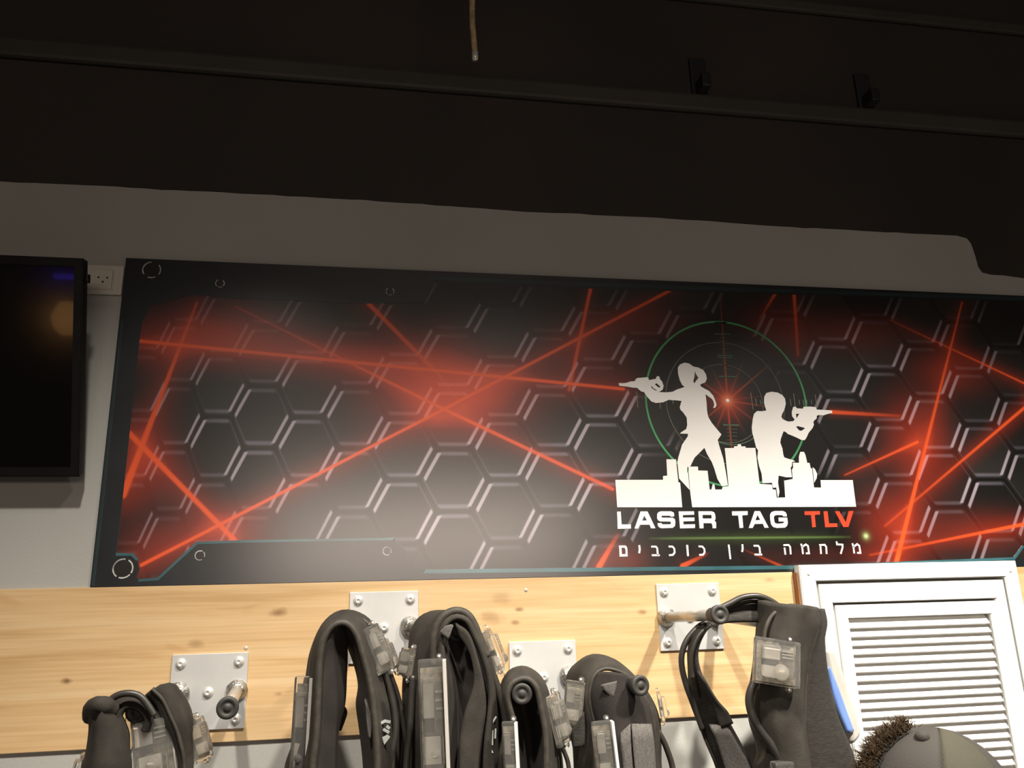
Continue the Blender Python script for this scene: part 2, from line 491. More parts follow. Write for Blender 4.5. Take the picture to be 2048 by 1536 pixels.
bo2 = obj('hook_board', B(xr-0.02, XR-0.4, BY, -0.0005, zb, zt, bev=0.0012), 'pine')
tag(bo2, 'stub of pine board to the right of the white louvre', 'board')

# ================================================================== white louvre panel
vx0, vx1 = W(1598, 1128, VY).x, W(2032, 1123, VY).x
vz1 = W(1815, 1125.5, VY).z
vz0 = vz1-0.78
vt = thing('louvre_panel', 'white wooden louvre panel with stepped frame below the sign', 'vent', ((vx0+vx1)/2, 0, vz0))
def frame(x0, x1, z0, z1, wd, y0, y1, bev=0.002, wt=None):
    bm = bmesh.new()
    wt = wt or wd
    # one mitred picture-frame ring
    O = [(x0, z0), (x1, z0), (x1, z1), (x0, z1)]; I = [(x0+wd, z0+wt), (x1-wd, z0+wt), (x1-wd, z1-wt), (x0+wd, z1-wt)]
    vo = {}
    for nme, L in (('o', O), ('i', I)):
        for k, (x, z) in enumerate(L):
            for yy, tg in ((y0, 'f'), (y1, 'b')): vo[nme, k, tg] = bm.verts.new((x, yy, z))
    for k in range(4):
        j = (k+1) % 4
        bm.faces.new((vo['o', k, 'f'], vo['o', j, 'f'], vo['i', j, 'f'], vo['i', k, 'f']))
        bm.faces.new((vo['o', k, 'b'], vo['i', k, 'b'], vo['i', j, 'b'], vo['o', j, 'b']))
        bm.faces.new((vo['o', k, 'f'], vo['o', k, 'b'], vo['o', j, 'b'], vo['o', j, 'f']))
        bm.faces.new((vo['i', k, 'f'], vo['i', j, 'f'], vo['i', j, 'b'], vo['i', k, 'b']))
    bmesh.ops.recalc_face_normals(bm, faces=bm.faces)
    if bev:
        es = [e for e in bm.edges if abs(e.verts[0].co.y-y0) < 1e-6 and abs(e.verts[1].co.y-y0) < 1e-6 and len(e.link_faces) == 2 and abs(e.link_faces[0].normal.dot(e.link_faces[1].normal)) < 0.5]
        bmesh.ops.bevel(bm, geom=es, offset=bev, segments=2, affect='EDGES')
    return bm
fw = 0.0375*1.95                                      # outer rail width
gx0, gx1 = W(1634, 1172, VY).x, W(2011, 1155, VY).x
gz = W(1830, 1158, VY).z
f1 = obj('outer_frame', frame(vx0, vx1, vz0, vz1, gx0-vx0, VY, -0.0005, wt=vz1-gz), 'white', vt)
for (px, py) in ((1617, 1148), (2021, 1142)):
    p = W(px, py, VY)
    obj('screw', lathe(bmesh.new(), [(0.0036, -0.0002), (0.0036, 0.0006), (0.002, 0.0012), (0, 0.0013)], p, (0, -1, 0), 12), 'steel', vt, smooth=True)
hx0, hx1 = W(1668, 1207, VY).x, W(2004, 1197, VY).x
hz = W(1830, 1202, VY).z
obj('middle_frame', frame(gx0+0.007, gx1-0.004, vz0+0.04, gz-0.006, hx0-gx0-0.007, VY+0.003, -0.0005, wt=gz-hz-0.006), 'white', vt)
lx0, lx1 = W(1701, 1240, VY).x, W(1981, 1228, VY).x
lz = W(1840, 1233, VY).z
obj('inner_frame', frame(hx0+0.006, hx1-0.003, vz0+0.075, hz-0.004, lx0-hx0-0.006, VY+0.0055, -0.0005, wt=hz-lz-0.004), 'white', vt)
obj('backing', B(lx0-0.01, lx1+0.01, -0.006, -0.0005, vz0+0.08, lz+0.005), 'ventback', vt)
pitch = (W(1701, 1239.4, VY).z-W(1735, 1513, VY).z)/15.0
sme = None
nsl = int((lz-vz0-0.12)/pitch)
for i in range(nsl):
    if sme is None:
        bm = B(lx0-0.001, lx1+0.001, -0.0022, 0.0022, -0.0132, 0.0132, bev=0.0012)
        so = obj('slat', bm, 'white', vt, loc=(0, 0, 0)); sme = so.data
    else:
        so = link('slat', sme, vt)
    wob = (0.004 if i in (1, 7, 12) else 0)
    so.location = (0, VY+0.0165, lz-0.0095-pitch*i-wob*0.25)
    so.rotation_euler = (math.radians(-36+random.uniform(-1.5, 1.5)-(5 if wob else 0)), 0, 0)
bt = obj('brown_batten', B(xe+0.0005, vx0-0.001, -0.022, -0.0005, zb, zt-0.002, bev=0.001), 'brownwood')
tag(bt, 'thin brown wooden batten between pine board and white louvre', 'batten')

# ================================================================== the sign
sx0 = W(216, 846, SY).x
sz1, sz0 = 2.3455, zt+0.0006
sx1 = 2.36
sign = thing('wall_sign', 'wide dark laser tag sign with red beams over black hexagons', 'sign', ((sx0+sx1)/2, 0, sz0))
# printed face: fine grid, colour worked out per point
CELL = 0.00175
nx, nz = int((sx1-sx0)/CELL)+1, int((sz1-sz0)/CELL)+1
X, Z = np.meshgrid(np.linspace(sx0, sx1, nx), np.linspace(sz0, sz1, nz))
def w2(px, py):
    v = W(px, py, SY); return np.array((v.x, v.z))
# hexagon cells (the artwork stretches towards the right)
tabc = np.arange(-9, 20)
tabx = np.array([-.63, -.57, -.50, -.43, -.357, -.2745, -.1826, -.0872, .012, .116, .226, .333, .4445, .56, .677, .796, .915, 1.033, 1.15, 1.268, 1.388, 1.508, 1.628, 1.748, 1.868, 1.99, 2.11, 2.23, 2.35])
P_ = 0.1325
CS = P_*math.sqrt(3)/2
Uc = np.interp(X, tabx, tabc)*CS
u0, v0 = 0.866*P_/2, 1.9047-0.25*P_
best = np.full(X.shape, 1e9); qu = np.zeros(X.shape); qv = np.zeros(X.shape); cid = np.zeros(X.shape)
cb = np.floor((Uc-u0)/CS)
for dc in (-1, 0, 1, 2):
    ci = cb+dc
    cu = ci*CS+u0
    ph = v0+np.where(np.mod(ci, 2) == 1, -P_/2, 0)
    ri = np.round((Z-ph)/P_)
    du, dv = Uc-cu, Z-(ri*P_+ph)
    d = du*du+dv*dv
    k = d < best
    best[k] = d[k]; qu[k] = du[k]; qv[k] = dv[k]; cid[k] = (ci*7.31+ri*3.77)[k]
ap = P_/2
def sm(e0, e1, x):
    t = np.clip((x-e0)/(e1-e0), 0, 1); return t*t*(3-2*t)
def edged(ang):
    return ap-(qu*math.cos(ang)+qv*math.sin(ang))     # distance to that edge
eUL, eLR = edged(math.radians(150)), edged(math.radians(-30))
eT, eB = edged(math.radians(90)), edged(math.radians(-90))
eUR, eLL = edged(math.radians(30)), edged(math.radians(210))
def line(e, off, hw, others, soft=0.0012, inset=0.0):
    a = 1-sm(hw-soft, hw+soft, np.abs(e-off))
    for o in others: a = a*sm(off-0.002+inset, off+0.001+inset, o)
    return a
allE = [eUL, eLR, eT, eB, eUR, eLL]
def oth(*ex): return [e for e in allE if not any(e is x for x in ex)]
lum = np.zeros(X.shape)
lb = np.zeros(X.shape)                                # bluish share
aUL = np.maximum(line(eUL, .0104, .0036, oth(eUL, eLR)), line(eLR, .0092, .0034, oth(eUL, eLR)))
aT = np.maximum(line(eT, .0115, .0036, oth(eT, eB), 0.003), 1.15*line(eB, .0088, .0036, oth(eT, eB), 0.003))
aUR = np.maximum(line(eUR, .0075, .0012, oth(eUR, eLL)), line(eLL, .0075, .0012, oth(eUR, eLL)))
def gauss(px, py, rx, rz):
    c = w2(px, py); return np.exp(-(((X-c[0])/rx)**2+((Z-c[1])/rz)**2))
msk = 0.45+0.85*gauss(520, 860, .20, .15)+0.9*gauss(900, 960, .30, .18)+0.75*gauss(1180, 880, .16, .16)+0.55*gauss(1730, 760, .22, .16)+0.5*gauss(1900, 930, .30, .18)+0.4*gauss(1000, 680, .3, .1)
full = np.clip(1.15*(gauss(530, 870, .14, .10)+gauss(900, 980, .17, .11)+gauss(1180, 900, .10, .10)+.8*gauss(1700, 730, .10, .08)+.6*gauss(1960, 950, .14, .10)), 0, 1)
logo_c = w2(1455, 805)
rl = np.hypot(X-logo_c[0], Z-logo_c[1])
keep = sm(0.13, 0.235, rl)
boxk = 1-(1-sm(-.03, .03, Z-w2(1500, 940)[1]))*(1-sm(.20, .30, np.abs(X-logo_c[0]-.02)))
keep = np.maximum(keep*boxk, 0.0)
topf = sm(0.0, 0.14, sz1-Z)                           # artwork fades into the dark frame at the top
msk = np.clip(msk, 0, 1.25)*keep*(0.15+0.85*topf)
tone = 0.010+0.016*sm(-ap, ap, -qv)*full+0.004*np.sin(cid)
tone = tone*(0.4+0.6*keep)
gap = (np.minimum.reduce(allE) < 0.0058)
tone = np.where(gap, tone*0.55, tone)
colr = np.zeros(X.shape+(3,))
colr[...] = tone[..., None]*np.array((1.0, 0.93, 0.86))
def over(a, c):
    global colr
    colr = colr*(1-a[..., None])+np.array(c)*a[..., None]
over(np.clip(aUR*msk*(0.03+.5*full), 0, 1), (0.13, 0.12, 0.14))
over(np.clip(aT*msk*(0.16+.8*full), 0, 1), (0.135, 0.125, 0.155))
over(np.clip(aUL*msk*(0.70+.4*full), 0, 1), (0.41, 0.355, 0.41))
# red glow and beams
def segd(a, b):
    a, b = w2(*a), w2(*b)
    ab = b-a; L2 = ab@ab
    t = np.clip(((X-a[0])*ab[0]+(Z-a[1])*ab[1])/L2, 0, 1)
    return np.hypot(X-a[0]-t*ab[0], Z-a[1]-t*ab[1]), t
beams = [((278, 682), (1247, 778), 3.2, 3.2, 1, 1, .035), ((394, 605), (246, 990), 1.8, 6.0, .6, 1, .035),
         ((258, 866), (469, 1080), 4.5, 4.0, 1, 1, .035), ((283, 1130), (873, 826), 3.0, 2.8, 1, 1, .030), ((873, 826), (1342, 580), 3.0, 3.0, 1, .8, .030),
         ((738, 608), (873, 745), 4.2, 3.4, 1, .5, .030), ((873, 745), (950, 845), 2.5, 1.5, .5, .0, .02), ((473, 614), (883, 816), 1.2, 2.8, .35, 1, .022), ((883, 816), (1225, 978), 3.2, 3.4, 1, .75, .025),
         ((1182, 573), (1138, 780), 3.4, 3.0, 1, .5, .022), ((1198, 1134), (1240, 1062), 5.0, 3.0, 1, .0, .02), ((1365, 1132), (1420, 1105), 4.5, 2.0, .8, .0, .02),
         ((1490, 1100), (1580, 1140), 1.0, 3.0, .1, .5, .02), ((1663, 824), (1800, 832), 4.0, 3.0, .9, .2, .012), ((1924, 605), (1793, 1124), 2.0, 4.5, .6, 1, .030),
         ((2060, 806), (1770, 1052), 3.2, 2.2, 1, .25, .022), ((1690, 950), (1835, 884), 1.6, 3.0, .4, .9, .018), ((1780, 640), (2060, 772), 1.0, 2.5, .3, .9, .022),
         ((1588, 588), (1596, 710), 3.6, 2.4, .8, .3, .022), ((1550, 588), (1512, 650), 3.2, 1.5, .6, .05, .018), ((2060, 1046), (1740, 1110), 3.4, 2.0, 1, .2, .020), ((2250, 640), (2060, 806), 3, 3, 1, 1, .02)]
glow = np.zeros(X.shape); core = np.zeros(X.shape)
for a, b, wa, wb, ia, ib, g in beams:
    d, t = segd(a, b)
    wd = (wa+(wb-wa)*t)*0.00118
    it = ia+(ib-ia)*t
    glow += it*0.30*np.exp(-(d/g)**2)+it*0.25*np.exp(-(d/(g*.35))**2)
    core = np.maximum(core, it*(1-sm(wd*0.55, wd*1.35, d)))
for px, py, rx, rz, s in [(905, 783, .13, .075, 1.9), (880, 700, .06, .06, .35), (440, 660, .12, .05, .9), (600, 700, .18, .04, .6), (760, 720, .12, .05, .5), (330, 700, .06, .04, .4), (285, 930, .055, .07, .6), (440, 1065, .08, .045, .55), (310, 1090, .06, .04, .35), (1170, 700, .10, .07, .35), (1560, 650, .085, .06, .35), (1280, 640, .1, .04, .3),
                          (1835, 880, .07, .09, .75), (1790, 1050, .075, .07, .6), (1900, 740, .09, .05, .4), (1960, 1060, .14, .04, .3), (1650, 1110, .14, .02, .25), (1260, 1120, .06, .03, .25), (1700, 660, .12, .05, .3)]:
    glow += s*gauss(px, py, rx, rz)
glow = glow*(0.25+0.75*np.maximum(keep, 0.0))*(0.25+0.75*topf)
ga = 1-np.exp(-1.15*glow)
dim = 0.30+0.70*np.clip(colr.mean(-1)/0.03, 0, 1)
over(np.clip(ga*0.93, 0, 0.9), (0.42, 0.034, 0.012))
over(np.clip((glow-0.65)/1.4, 0, 0.9)*0.9, (0.74, 0.080, 0.030))
colr += (np.maximum(aUL, .6*aT)*msk*ga*0.26)[..., None]*np.array((1, .42, .36))
over(np.clip(core, 0, 1)*0.95, (0.90, 0.105, 0.022))
# sight rays around the red point of the logo
star = w2(1455, 801)
ang = np.arctan2(Z-star[1], X-star[0]); rs = np.hypot(X-star[0], Z-star[1])
ray = np.zeros(X.shape)
for a, ln, s in [(88, .30, .9), (-91, .20, 1.0), (38, .155, .9), (-38, .10, .7), (143, .15, .7), (-143, .12, .8), (63, .12, .5), (-117, .10, .7), (112, .10, .5), (-66, .09, .5), (-8, .11, .8), (172, .08, .5), (8, .1, .35)]:
    a = math.radians(a)
    al = (X-star[0])*math.cos(a)+(Z-star[1])*math.sin(a); pe = np.abs(-(X-star[0])*math.sin(a)+(Z-star[1])*math.cos(a))
    ray = np.maximum(ray, s*(al > 0)*np.clip(1-al/ln, 0, 1)*np.exp(-(pe/.0016)**2))
over(np.clip(ray, 0, 1), (0.62, 0.085, 0.03))
over(np.clip(0.75*np.exp(-(rs/.036)**2), 0, 1), (0.50, 0.05, 0.015))
over(np.clip(np.exp(-(rs/.013)**2), 0, 1), (0.85, 0.22, 0.10))
# green pulse line under the name
ga_, gb_ = w2(1300, 1077), w2(1690, 1075)
d, t = segd((1300, 1077), (1700, 1074))
over(np.clip(np.exp(-(d/.0022)**2)*np.sin(np.pi*np.clip(t, .02, .98))**.6*.8, 0, 1), (0.16, 0.27, 0.075))
over(np.clip(np.exp(-(d/.012)**2)*np.sin(np.pi*np.clip(t, .02, .98))*.25, 0, 1), (0.06, 0.10, 0.02))
c = w2(1732, 1072); rg = np.hypot(X-c[0], Z-c[1])
over(np.clip(1.2*np.exp(-(rg/.0048)**2), 0, 1), (0.75, 0.85, 0.45)); over(np.clip(.5*np.exp(-(rg/.010)**2), 0, 1), (0.25, 0.32, 0.10))
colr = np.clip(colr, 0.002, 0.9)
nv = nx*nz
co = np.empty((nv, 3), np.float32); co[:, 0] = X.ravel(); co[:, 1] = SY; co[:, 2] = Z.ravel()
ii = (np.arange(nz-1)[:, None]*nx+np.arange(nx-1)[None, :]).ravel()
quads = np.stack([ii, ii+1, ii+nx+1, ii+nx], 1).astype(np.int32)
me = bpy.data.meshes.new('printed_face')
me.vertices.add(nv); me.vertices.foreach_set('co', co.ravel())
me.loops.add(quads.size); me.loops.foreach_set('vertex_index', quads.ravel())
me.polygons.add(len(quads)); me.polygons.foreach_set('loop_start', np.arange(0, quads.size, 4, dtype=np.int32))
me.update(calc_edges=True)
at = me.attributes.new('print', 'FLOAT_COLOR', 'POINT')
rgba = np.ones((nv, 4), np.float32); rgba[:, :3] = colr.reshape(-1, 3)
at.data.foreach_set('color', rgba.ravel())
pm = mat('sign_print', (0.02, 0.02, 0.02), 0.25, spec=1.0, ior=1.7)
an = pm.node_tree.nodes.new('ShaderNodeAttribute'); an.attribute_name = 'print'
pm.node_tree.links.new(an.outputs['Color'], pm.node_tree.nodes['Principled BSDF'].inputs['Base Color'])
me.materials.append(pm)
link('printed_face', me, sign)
obj('panel', B(sx0, sx1, SY+0.0002, -0.0005, sz0, sz1), 'border', sign)
D1 = SY-0.0001
# dark frame around the print
zTop = sz1
left = wx([(252, 517), (180, 1180), (700, 1163), (1590, 1150), (2047, 1139)])
inner = wx([(2047, 1116), (1585, 1133), (900, 1141), (848, 1142), (788, 1078), (395, 1086), (318, 1158), (277, 1162), (273, 1154), (279, 1138), (276, 1122), (266, 1109), (232, 1109), (238, 1065), (246, 993), (279, 682), (284, 648), (300, 612), (385, 589), (466, 597), (740, 606), (852, 603), (868, 566), (1200, 578), (2047, 603)])
xe2 = sx1
body = [(sx0, zTop), (sx0, sz0), (xe2, sz0), (xe2, zTop)]
ring_in = [(xe2-0.05, inner[-1][1])] + [(xe2-0.05, inner[0][1])] + inner
fo = obj('frame_print', flat([body, ring_in], D1, 0.0004), 'border', sign)
fo['label'] = 'dark printed border with stepped tabs'
D2 = D1-0.0004
def stroke(name, pts, wmm, m, parent=None, y=None, px=True):
    q = wx(pts) if px else pts
    return obj(name, flat([stroke_poly(q, wmm*0.001)], D2 if y is None else y, 0.0004), m, parent or fo)
stroke('edge_line', [(232, 1109), (264, 1109), (275, 1120)], 5, 'cyan')
stroke('edge_line', [(277, 1161), (316, 1158), (394, 1086), (480, 1083), (788, 1078)], 5, 'cyan')
stroke('edge_line', [(788, 1078), (848, 1142)], 4, 'teal')
stroke('edge_line', [(848, 1143), (1200, 1139), (1585, 1134.5)], 8, 'cyan')
stroke('edge_line', [(1585, 1134.5), (2028, 1117), (2046, 1092)], 6, 'cyan')
stroke('edge_line', [(856, 556), (1200, 570), (1600, 583), (2047, 598)], 9, 'teal')
stroke('edge_line', [(245, 640), (186, 1172)], 5, 'teal')
stroke('edge_line', [(640, 603), (740, 606), (846, 603)], 3, 'teal')
def pring(px, py, rpx, arcs, wpx, nm='printed_ring'):
    c = wx([(px, py)])[0]
    rr = abs(wx([(px+rpx, py)])[0][0]-c[0]); ww = rr*wpx/rpx
    d = obj('printed_stud', flat([ring_poly(c[0], c[1], 0.00001, rr, n=28)[:-29]], D2, 0.0003), 'ringdark', fo)
    polys = [ring_poly(c[0], c[1], rr-ww, rr, math.radians(a), math.radians(b), 16) for a, b in arcs]
    obj('stud_highlight', strips(polys, D2-0.0003, 0.0003), 'ringsilver', d)
pring(303.5, 540, 19, [(95, 215), (-35, 40), (250, 300)], 2.4)
pring(246, 1137, 21, [(80, 235), (-30, 60), (250, 320)], 2.8)
pring(440, 567, 9.5, [(120, 230), (-40, 50), (250, 300)], 1.5)
pring(780, 583, 8.5, [(120, 230), (-40, 50), (250, 300)], 1.5)
pring(400, 1111, 10.5, [(60, 300), (-20, 45)], 1.8)
pring(774, 1102, 9, [(40, 300), (-30, 30)], 1.8)

# sight rings and ticks
cr = wx([(1454.5, 804)])[0]
RG = 0.198
rg = obj('sight_ring', flat([ring_poly(cr[0], cr[1], RG-0.0045, RG, 0, 2*math.pi-1e-4, 140)], D1, 0.0004), 'printgreen', sign)
obj('thin_ring', flat([ring_poly(cr[0]-0.004, cr[1], 0.1435, 0.1447, 0, 2*math.pi-1e-4, 110)], D1, 0.0004), 'printgrey', rg)
obj('thin_ring', flat([ring_poly(cr[0]-0.006, cr[1]-0.003, 0.0925, 0.0936, 0, 2*math.pi-1e-4, 90)], D1, 0.0004), 'printgrey', rg)
tk = []
for y, hw in [(645, 12), (668, 16), (711, 16), (715, 14), (753, 17)] :
    tk.append(stroke_poly(wx([(1441-hw+(y-640)*.12, y), (1441+hw+(y-640)*.12, y+.5)]), 0.0030))
for y in (675, 682, 690, 698, 705, 722, 730, 738):
    tk.append(stroke_poly(wx([(1434+(y-640)*.12, y), (1450+(y-640)*.12, y+.3)]), 0.0012))
for y in (850,):
    tk.append(stroke_poly(wx([(1446, y), (1478, y+.5)]), 0.0035))
for y in (858, 865, 872, 880):
    tk.append(stroke_poly(wx([(1453, y), (1474, y+.5)]), 0.0012))
tk.append(ring_poly(cr[0]+0.002, cr[1]-0.005, 0.094, 0.0965, math.radians(240), math.radians(315), 30))
obj('green_ticks', strips(tk, D1, 0.0004), 'printgreen2', rg)['kind'] = 'stuff'
tk = []
for x0, y0, x1, y1 in [(1273, 783, 1275.5, 815), (1319, 803, 1321, 818), (1345, 800, 1346.5, 808), (1501, 785, 1506, 819), (1511, 797, 1513, 812), (1520, 800, 1522, 809), (1580, 798, 1582, 812), (1587, 787, 1591, 818), (1598, 800, 1599, 809), (1606, 799, 1608, 813), (1613, 800, 1614, 808), (1630, 789, 1634, 816), (1622, 800, 1623, 808)]:
    tk.append(stroke_poly(wx([(x0, y0), (x1, y1)]), 0.0017))
obj('sight_ticks', strips(tk, D1, 0.0004), 'printgrey', rg)['kind'] = 'stuff'
obj('sight_dot', flat([ring_poly(star[0], star[1], 1e-5, 0.0042, n=20)[:-21]], D1, 0.0004), 'print', rg)

# silhouettes
zA, zB = ZM(1220, 700, .20833), ZM(1440, 760, .16929)
woman = [(82, 325), (90, 318), (125, 320), (160, 315), (195, 303), (240, 300), (242, 285), (260, 270), (355, 262), (368, 270), (372, 290), (440, 277), (445, 258), (460, 250), (475, 262), (478, 280), (500, 305), (513, 345), (505, 380), (480, 398), (462, 404), (540, 408), (600, 402), (640, 380), (690, 365), (715, 355), (690, 335), (668, 290), (652, 230), (650, 170), (670, 140), (715, 122), (760, 132), (800, 160), (850, 170), (895, 195), (920, 235), (928, 275), (915, 310), (880, 325), (865, 332), (870, 350), (900, 368), (950, 395), (990, 440), (1010, 490), (1022, 525), (1015, 545), (1000, 560), (990, 552), (1000, 530), (990, 490), (970, 465), (940, 445), (915, 425), (925, 500), (930, 580), (940, 640), (975, 700), (1020, 755), (1068, 812), (1032, 865), (1050, 930), (1085, 1040), (1110, 1170), (1130, 1300), (1072, 1308), (1030, 1240), (1000, 1140), (975, 1075), (930, 1000), (905, 940), (860, 985), (810, 1035), (785, 1085), (770, 1118), (742, 1122), (738, 1172), (748, 1180), (762, 1343), (662, 1235), (645, 1075), (655, 1030), (690, 910), (745, 830), (748, 805), (668, 803), (690, 785), (730, 760), (740, 720), (735, 650), (700, 600), (675, 575), (668, 550), (685, 490), (640, 485), (560, 480), (510, 503), (440, 510), (395, 495), (355, 450), (325, 405), (300, 400), (275, 380), (262, 365), (215, 362), (160, 352), (90, 345)]
wh = [[(815, 200), (822, 230), (848, 270), (825, 295), (808, 322), (798, 300), (808, 260)], [(430, 330), (445, 320), (482, 352), (474, 364), (452, 352)], [(393, 342), (420, 372), (458, 392), (430, 388), (398, 365)]]
obj('woman_silhouette', flat([wx(zA(woman))]+[wx(zA(h)) for h in wh], D1-0.0005, 0.0004), 'print', sign)
man = [(1322, 365), (1322, 395), (1290, 397), (1250, 408), (1220, 420), (1160, 415), (1140, 425), (1140, 455), (1110, 480), (1100, 500), (1108, 530), (1090, 570), (1045, 625), (1020, 680), (1000, 710), (965, 712), (900, 680), (830, 650), (800, 640), (780, 620), (750, 605), (735, 640), (715, 700), (710, 740), (735, 810), (745, 880), (757, 915), (800, 930), (870, 950), (885, 965), (850, 968), (846, 1020), (832, 1035), (848, 1150), (780, 1150), (690, 1130), (683, 1210), (690, 1260), (700, 1320), (690, 1375), (680, 1385), (662, 1270), (624, 1275), (612, 1215), (500, 1220), (490, 1110), (460, 1020), (440, 920), (447, 830), (425, 800), (400, 700), (378, 620), (373, 560), (385, 460), (400, 400), (435, 368), (500, 370), (545, 360), (530, 320), (518, 270), (520, 200), (545, 155), (605, 140), (680, 150), (735, 180), (765, 220), (775, 280), (765, 325), (755, 360), (735, 395), (722, 435), (740, 465), (800, 492), (860, 488), (880, 470), (850, 430), (845, 380), (862, 320), (890, 315), (905, 335), (975, 340), (985, 318), (1060, 315), (1130, 322), (1140, 350), (1230, 355), (1290, 358)]
mh = [[(895, 400), (935, 400), (900, 455)], [(895, 552), (920, 546), (990, 565), (1002, 574), (960, 602), (930, 595)]]
mo = obj('man_silhouette', flat([wx(zB(man))]+[wx(zB(h)) for h in mh], D1-0.0005, 0.0004), 'print', sign)
obj('knee', flat([wx(zB([(1092, 1030), (1120, 1055), (1145, 1110), (1140, 1160), (1110, 1215)]))], D1-0.0005, 0.0004), 'print', mo)
sky1 = [(50, 1247), (508, 1247), (508, 1210), (548, 1207), (540, 1050), (632, 1050), (655, 1270), (672, 1275), (692, 1510), (68, 1510)]
obj('skyline_print', flat([wx(zA(sky1))], D1-0.0005, 0.0004), 'print', sign)
sk2 = zA([(788, 1510), (766, 1345), (750, 1120), (842, 1120), (845, 1157), (935, 1160), (955, 1340), (972, 1340), (985, 1288), (1000, 1290), (1008, 1340), (1072, 1340), (1080, 1314), (1137, 1310), (1100, 942)]) + zB([(160, 805), (165, 785), (205, 782), (208, 760), (245, 760), (250, 785), (298, 785), (302, 803), (415, 803), (465, 1228), (612, 1237), (620, 1292), (657, 1297), (668, 1390), (768, 1388), (755, 1190), (857, 1170), (847, 1060), (862, 1035), (858, 977), (930, 980), (930, 905), (945, 850), (990, 850), (1008, 890), (1028, 980), (1055, 980), (1070, 1045), (1085, 1045), (1108, 1270), (1192, 1272), (1185, 1183), (1565, 1183), (1605, 1498)])
obj('skyline_print', flat([wx(sk2)], D1-0.0005, 0.0004), 'print', sign)

# lettering
zC, zD = ZM(1220, 1000, .12695), ZM(1460, 1000, .14648)
def letter(f, outer, holes=(), m='print'):
    o = obj('letter', flat([wx(f(outer))]+[wx(f(h)) for h in holes], D1, 0.0005), m, sign)
    return o
letter(zC, [(110, 183), (168, 183), (182, 385), (328, 385), (330, 450), (120, 455)])
letter(zC, [(480, 180), (590, 180), (715, 445), (645, 447), (622, 390), (470, 390), (445, 450), (385, 450)], [[(537, 245), (580, 322), (505, 326)]])
letter(zC, [(1005, 262), (950, 262), (945, 248), (815, 248), (808, 262), (812, 272), (830, 278), (985, 280), (1020, 300), (1028, 345), (1022, 410), (985, 440), (810, 445), (770, 430), (752, 400), (748, 365), (810, 362), (815, 378), (830, 383), (945, 383), (960, 370), (958, 350), (940, 340), (790, 338), (755, 320), (740, 285), (742, 220), (765, 190), (800, 178), (960, 178), (1000, 195), (1012, 230)])
letter(zC, [(1080, 180), (1322, 178), (1325, 232), (1145, 238), (1148, 278), (1328, 276), (1330, 332), (1152, 338), (1158, 385), (1338, 382), (1338, 442), (1102, 447)])
letter(zC, [(1390, 178), (1600, 178), (1640, 195), (1658, 240), (1660, 300), (1645, 330), (1670, 350), (1670, 445), (1615, 445), (1610, 385), (1590, 365), (1470, 365), (1472, 445), (1410, 447)], [[(1455, 235), (1590, 235), (1600, 250), (1600, 285), (1590, 292), (1460, 292)]])
letter(zD, [(25, 155), (240, 152), (240, 205), (165, 210), (180, 380), (130, 382), (110, 212), (28, 212)])
letter(zD, [(335, 152), (408, 152), (527, 378), (470, 380), (447, 325), (335, 328), (308, 382), (255, 382)], [[(373, 205), (412, 273), (345, 278)]])
letter(zD, [(775, 225), (725, 225), (715, 208), (640, 205), (605, 215), (597, 240), (605, 300), (620, 318), (650, 325), (720, 318), (737, 308), (737, 295), (665, 293), (660, 240), (780, 240), (788, 310), (780, 350), (750, 378), (640, 382), (590, 370), (560, 335), (548, 270), (545, 200), (565, 165), (610, 150), (720, 150), (755, 165), (772, 195)])
letter(zD, [(1015, 155), (1225, 152), (1228, 198), (1155, 203), (1170, 370), (1122, 372), (1105, 205), (1018, 205)], m='printred')
letter(zD, [(1275, 155), (1330, 153), (1350, 320), (1462, 318), (1465, 368), (1298, 372)], m='printred')
letter(zD, [(1432, 155), (1490, 152), (1580, 305), (1620, 152), (1685, 150), (1615, 368), (1545, 370)], m='printred')
def hebrew(f, lines, wmm=3.9):
    obj('letter', strips([stroke_poly(wx(f(l)), wmm*0.001) for l in lines], D1, 0.0005), 'print', sign)
letter(zC, [(138, 718), (238, 716), (264, 735), (272, 770), (277, 890), (150, 892), (144, 760)], [[(180, 752), (185, 854), (246, 853), (242, 782), (228, 752)]])
hebrew(zC, [[(460, 712), (468, 780), (458, 838)]], 4.2)
hebrew(zC, [[(648, 735), (722, 735), (742, 760), (752, 868)], [(658, 870), (782, 870)]])
hebrew(zC, [[(922, 733), (985, 735), (1010, 765), (1018, 825), (990, 865), (928, 870)]])
hebrew(zC, [[(1214, 708), (1228, 884)]], 4.4)
hebrew(zC, [[(1394, 730), (1455, 735), (1484, 770), (1490, 825), (1465, 862), (1404, 866)]])
hebrew(zC, [[(1868, 703), (1896, 932)]])
hebrew(zD, [[(168, 605), (172, 660), (164, 710)]], 4.2)
hebrew(zD, [[(320, 625), (383, 625), (402, 650), (412, 742)], [(333, 745), (438, 745)]])
hebrew(zD, [[(728, 617), (798, 614), (820, 640), (828, 742)], [(743, 650), (755, 746)]])
hebrew(zD, [[(968, 598), (984, 640), (995, 738)], [(984, 640), (1035, 607), (1063, 627), (1078, 728), (1035, 728)]])
hebrew(zD, [[(1216, 615), (1293, 612), (1312, 640), (1318, 737)], [(1233, 618), (1242, 737)]])
hebrew(zD, [[(1453, 566), (1460, 606), (1535, 610), (1535, 650), (1510, 735)]])
hebrew(zD, [[(1668, 592), (1684, 640), (1695, 730)], [(1684, 640), (1735, 602), (1763, 625), (1780, 722), (1735, 722)]])

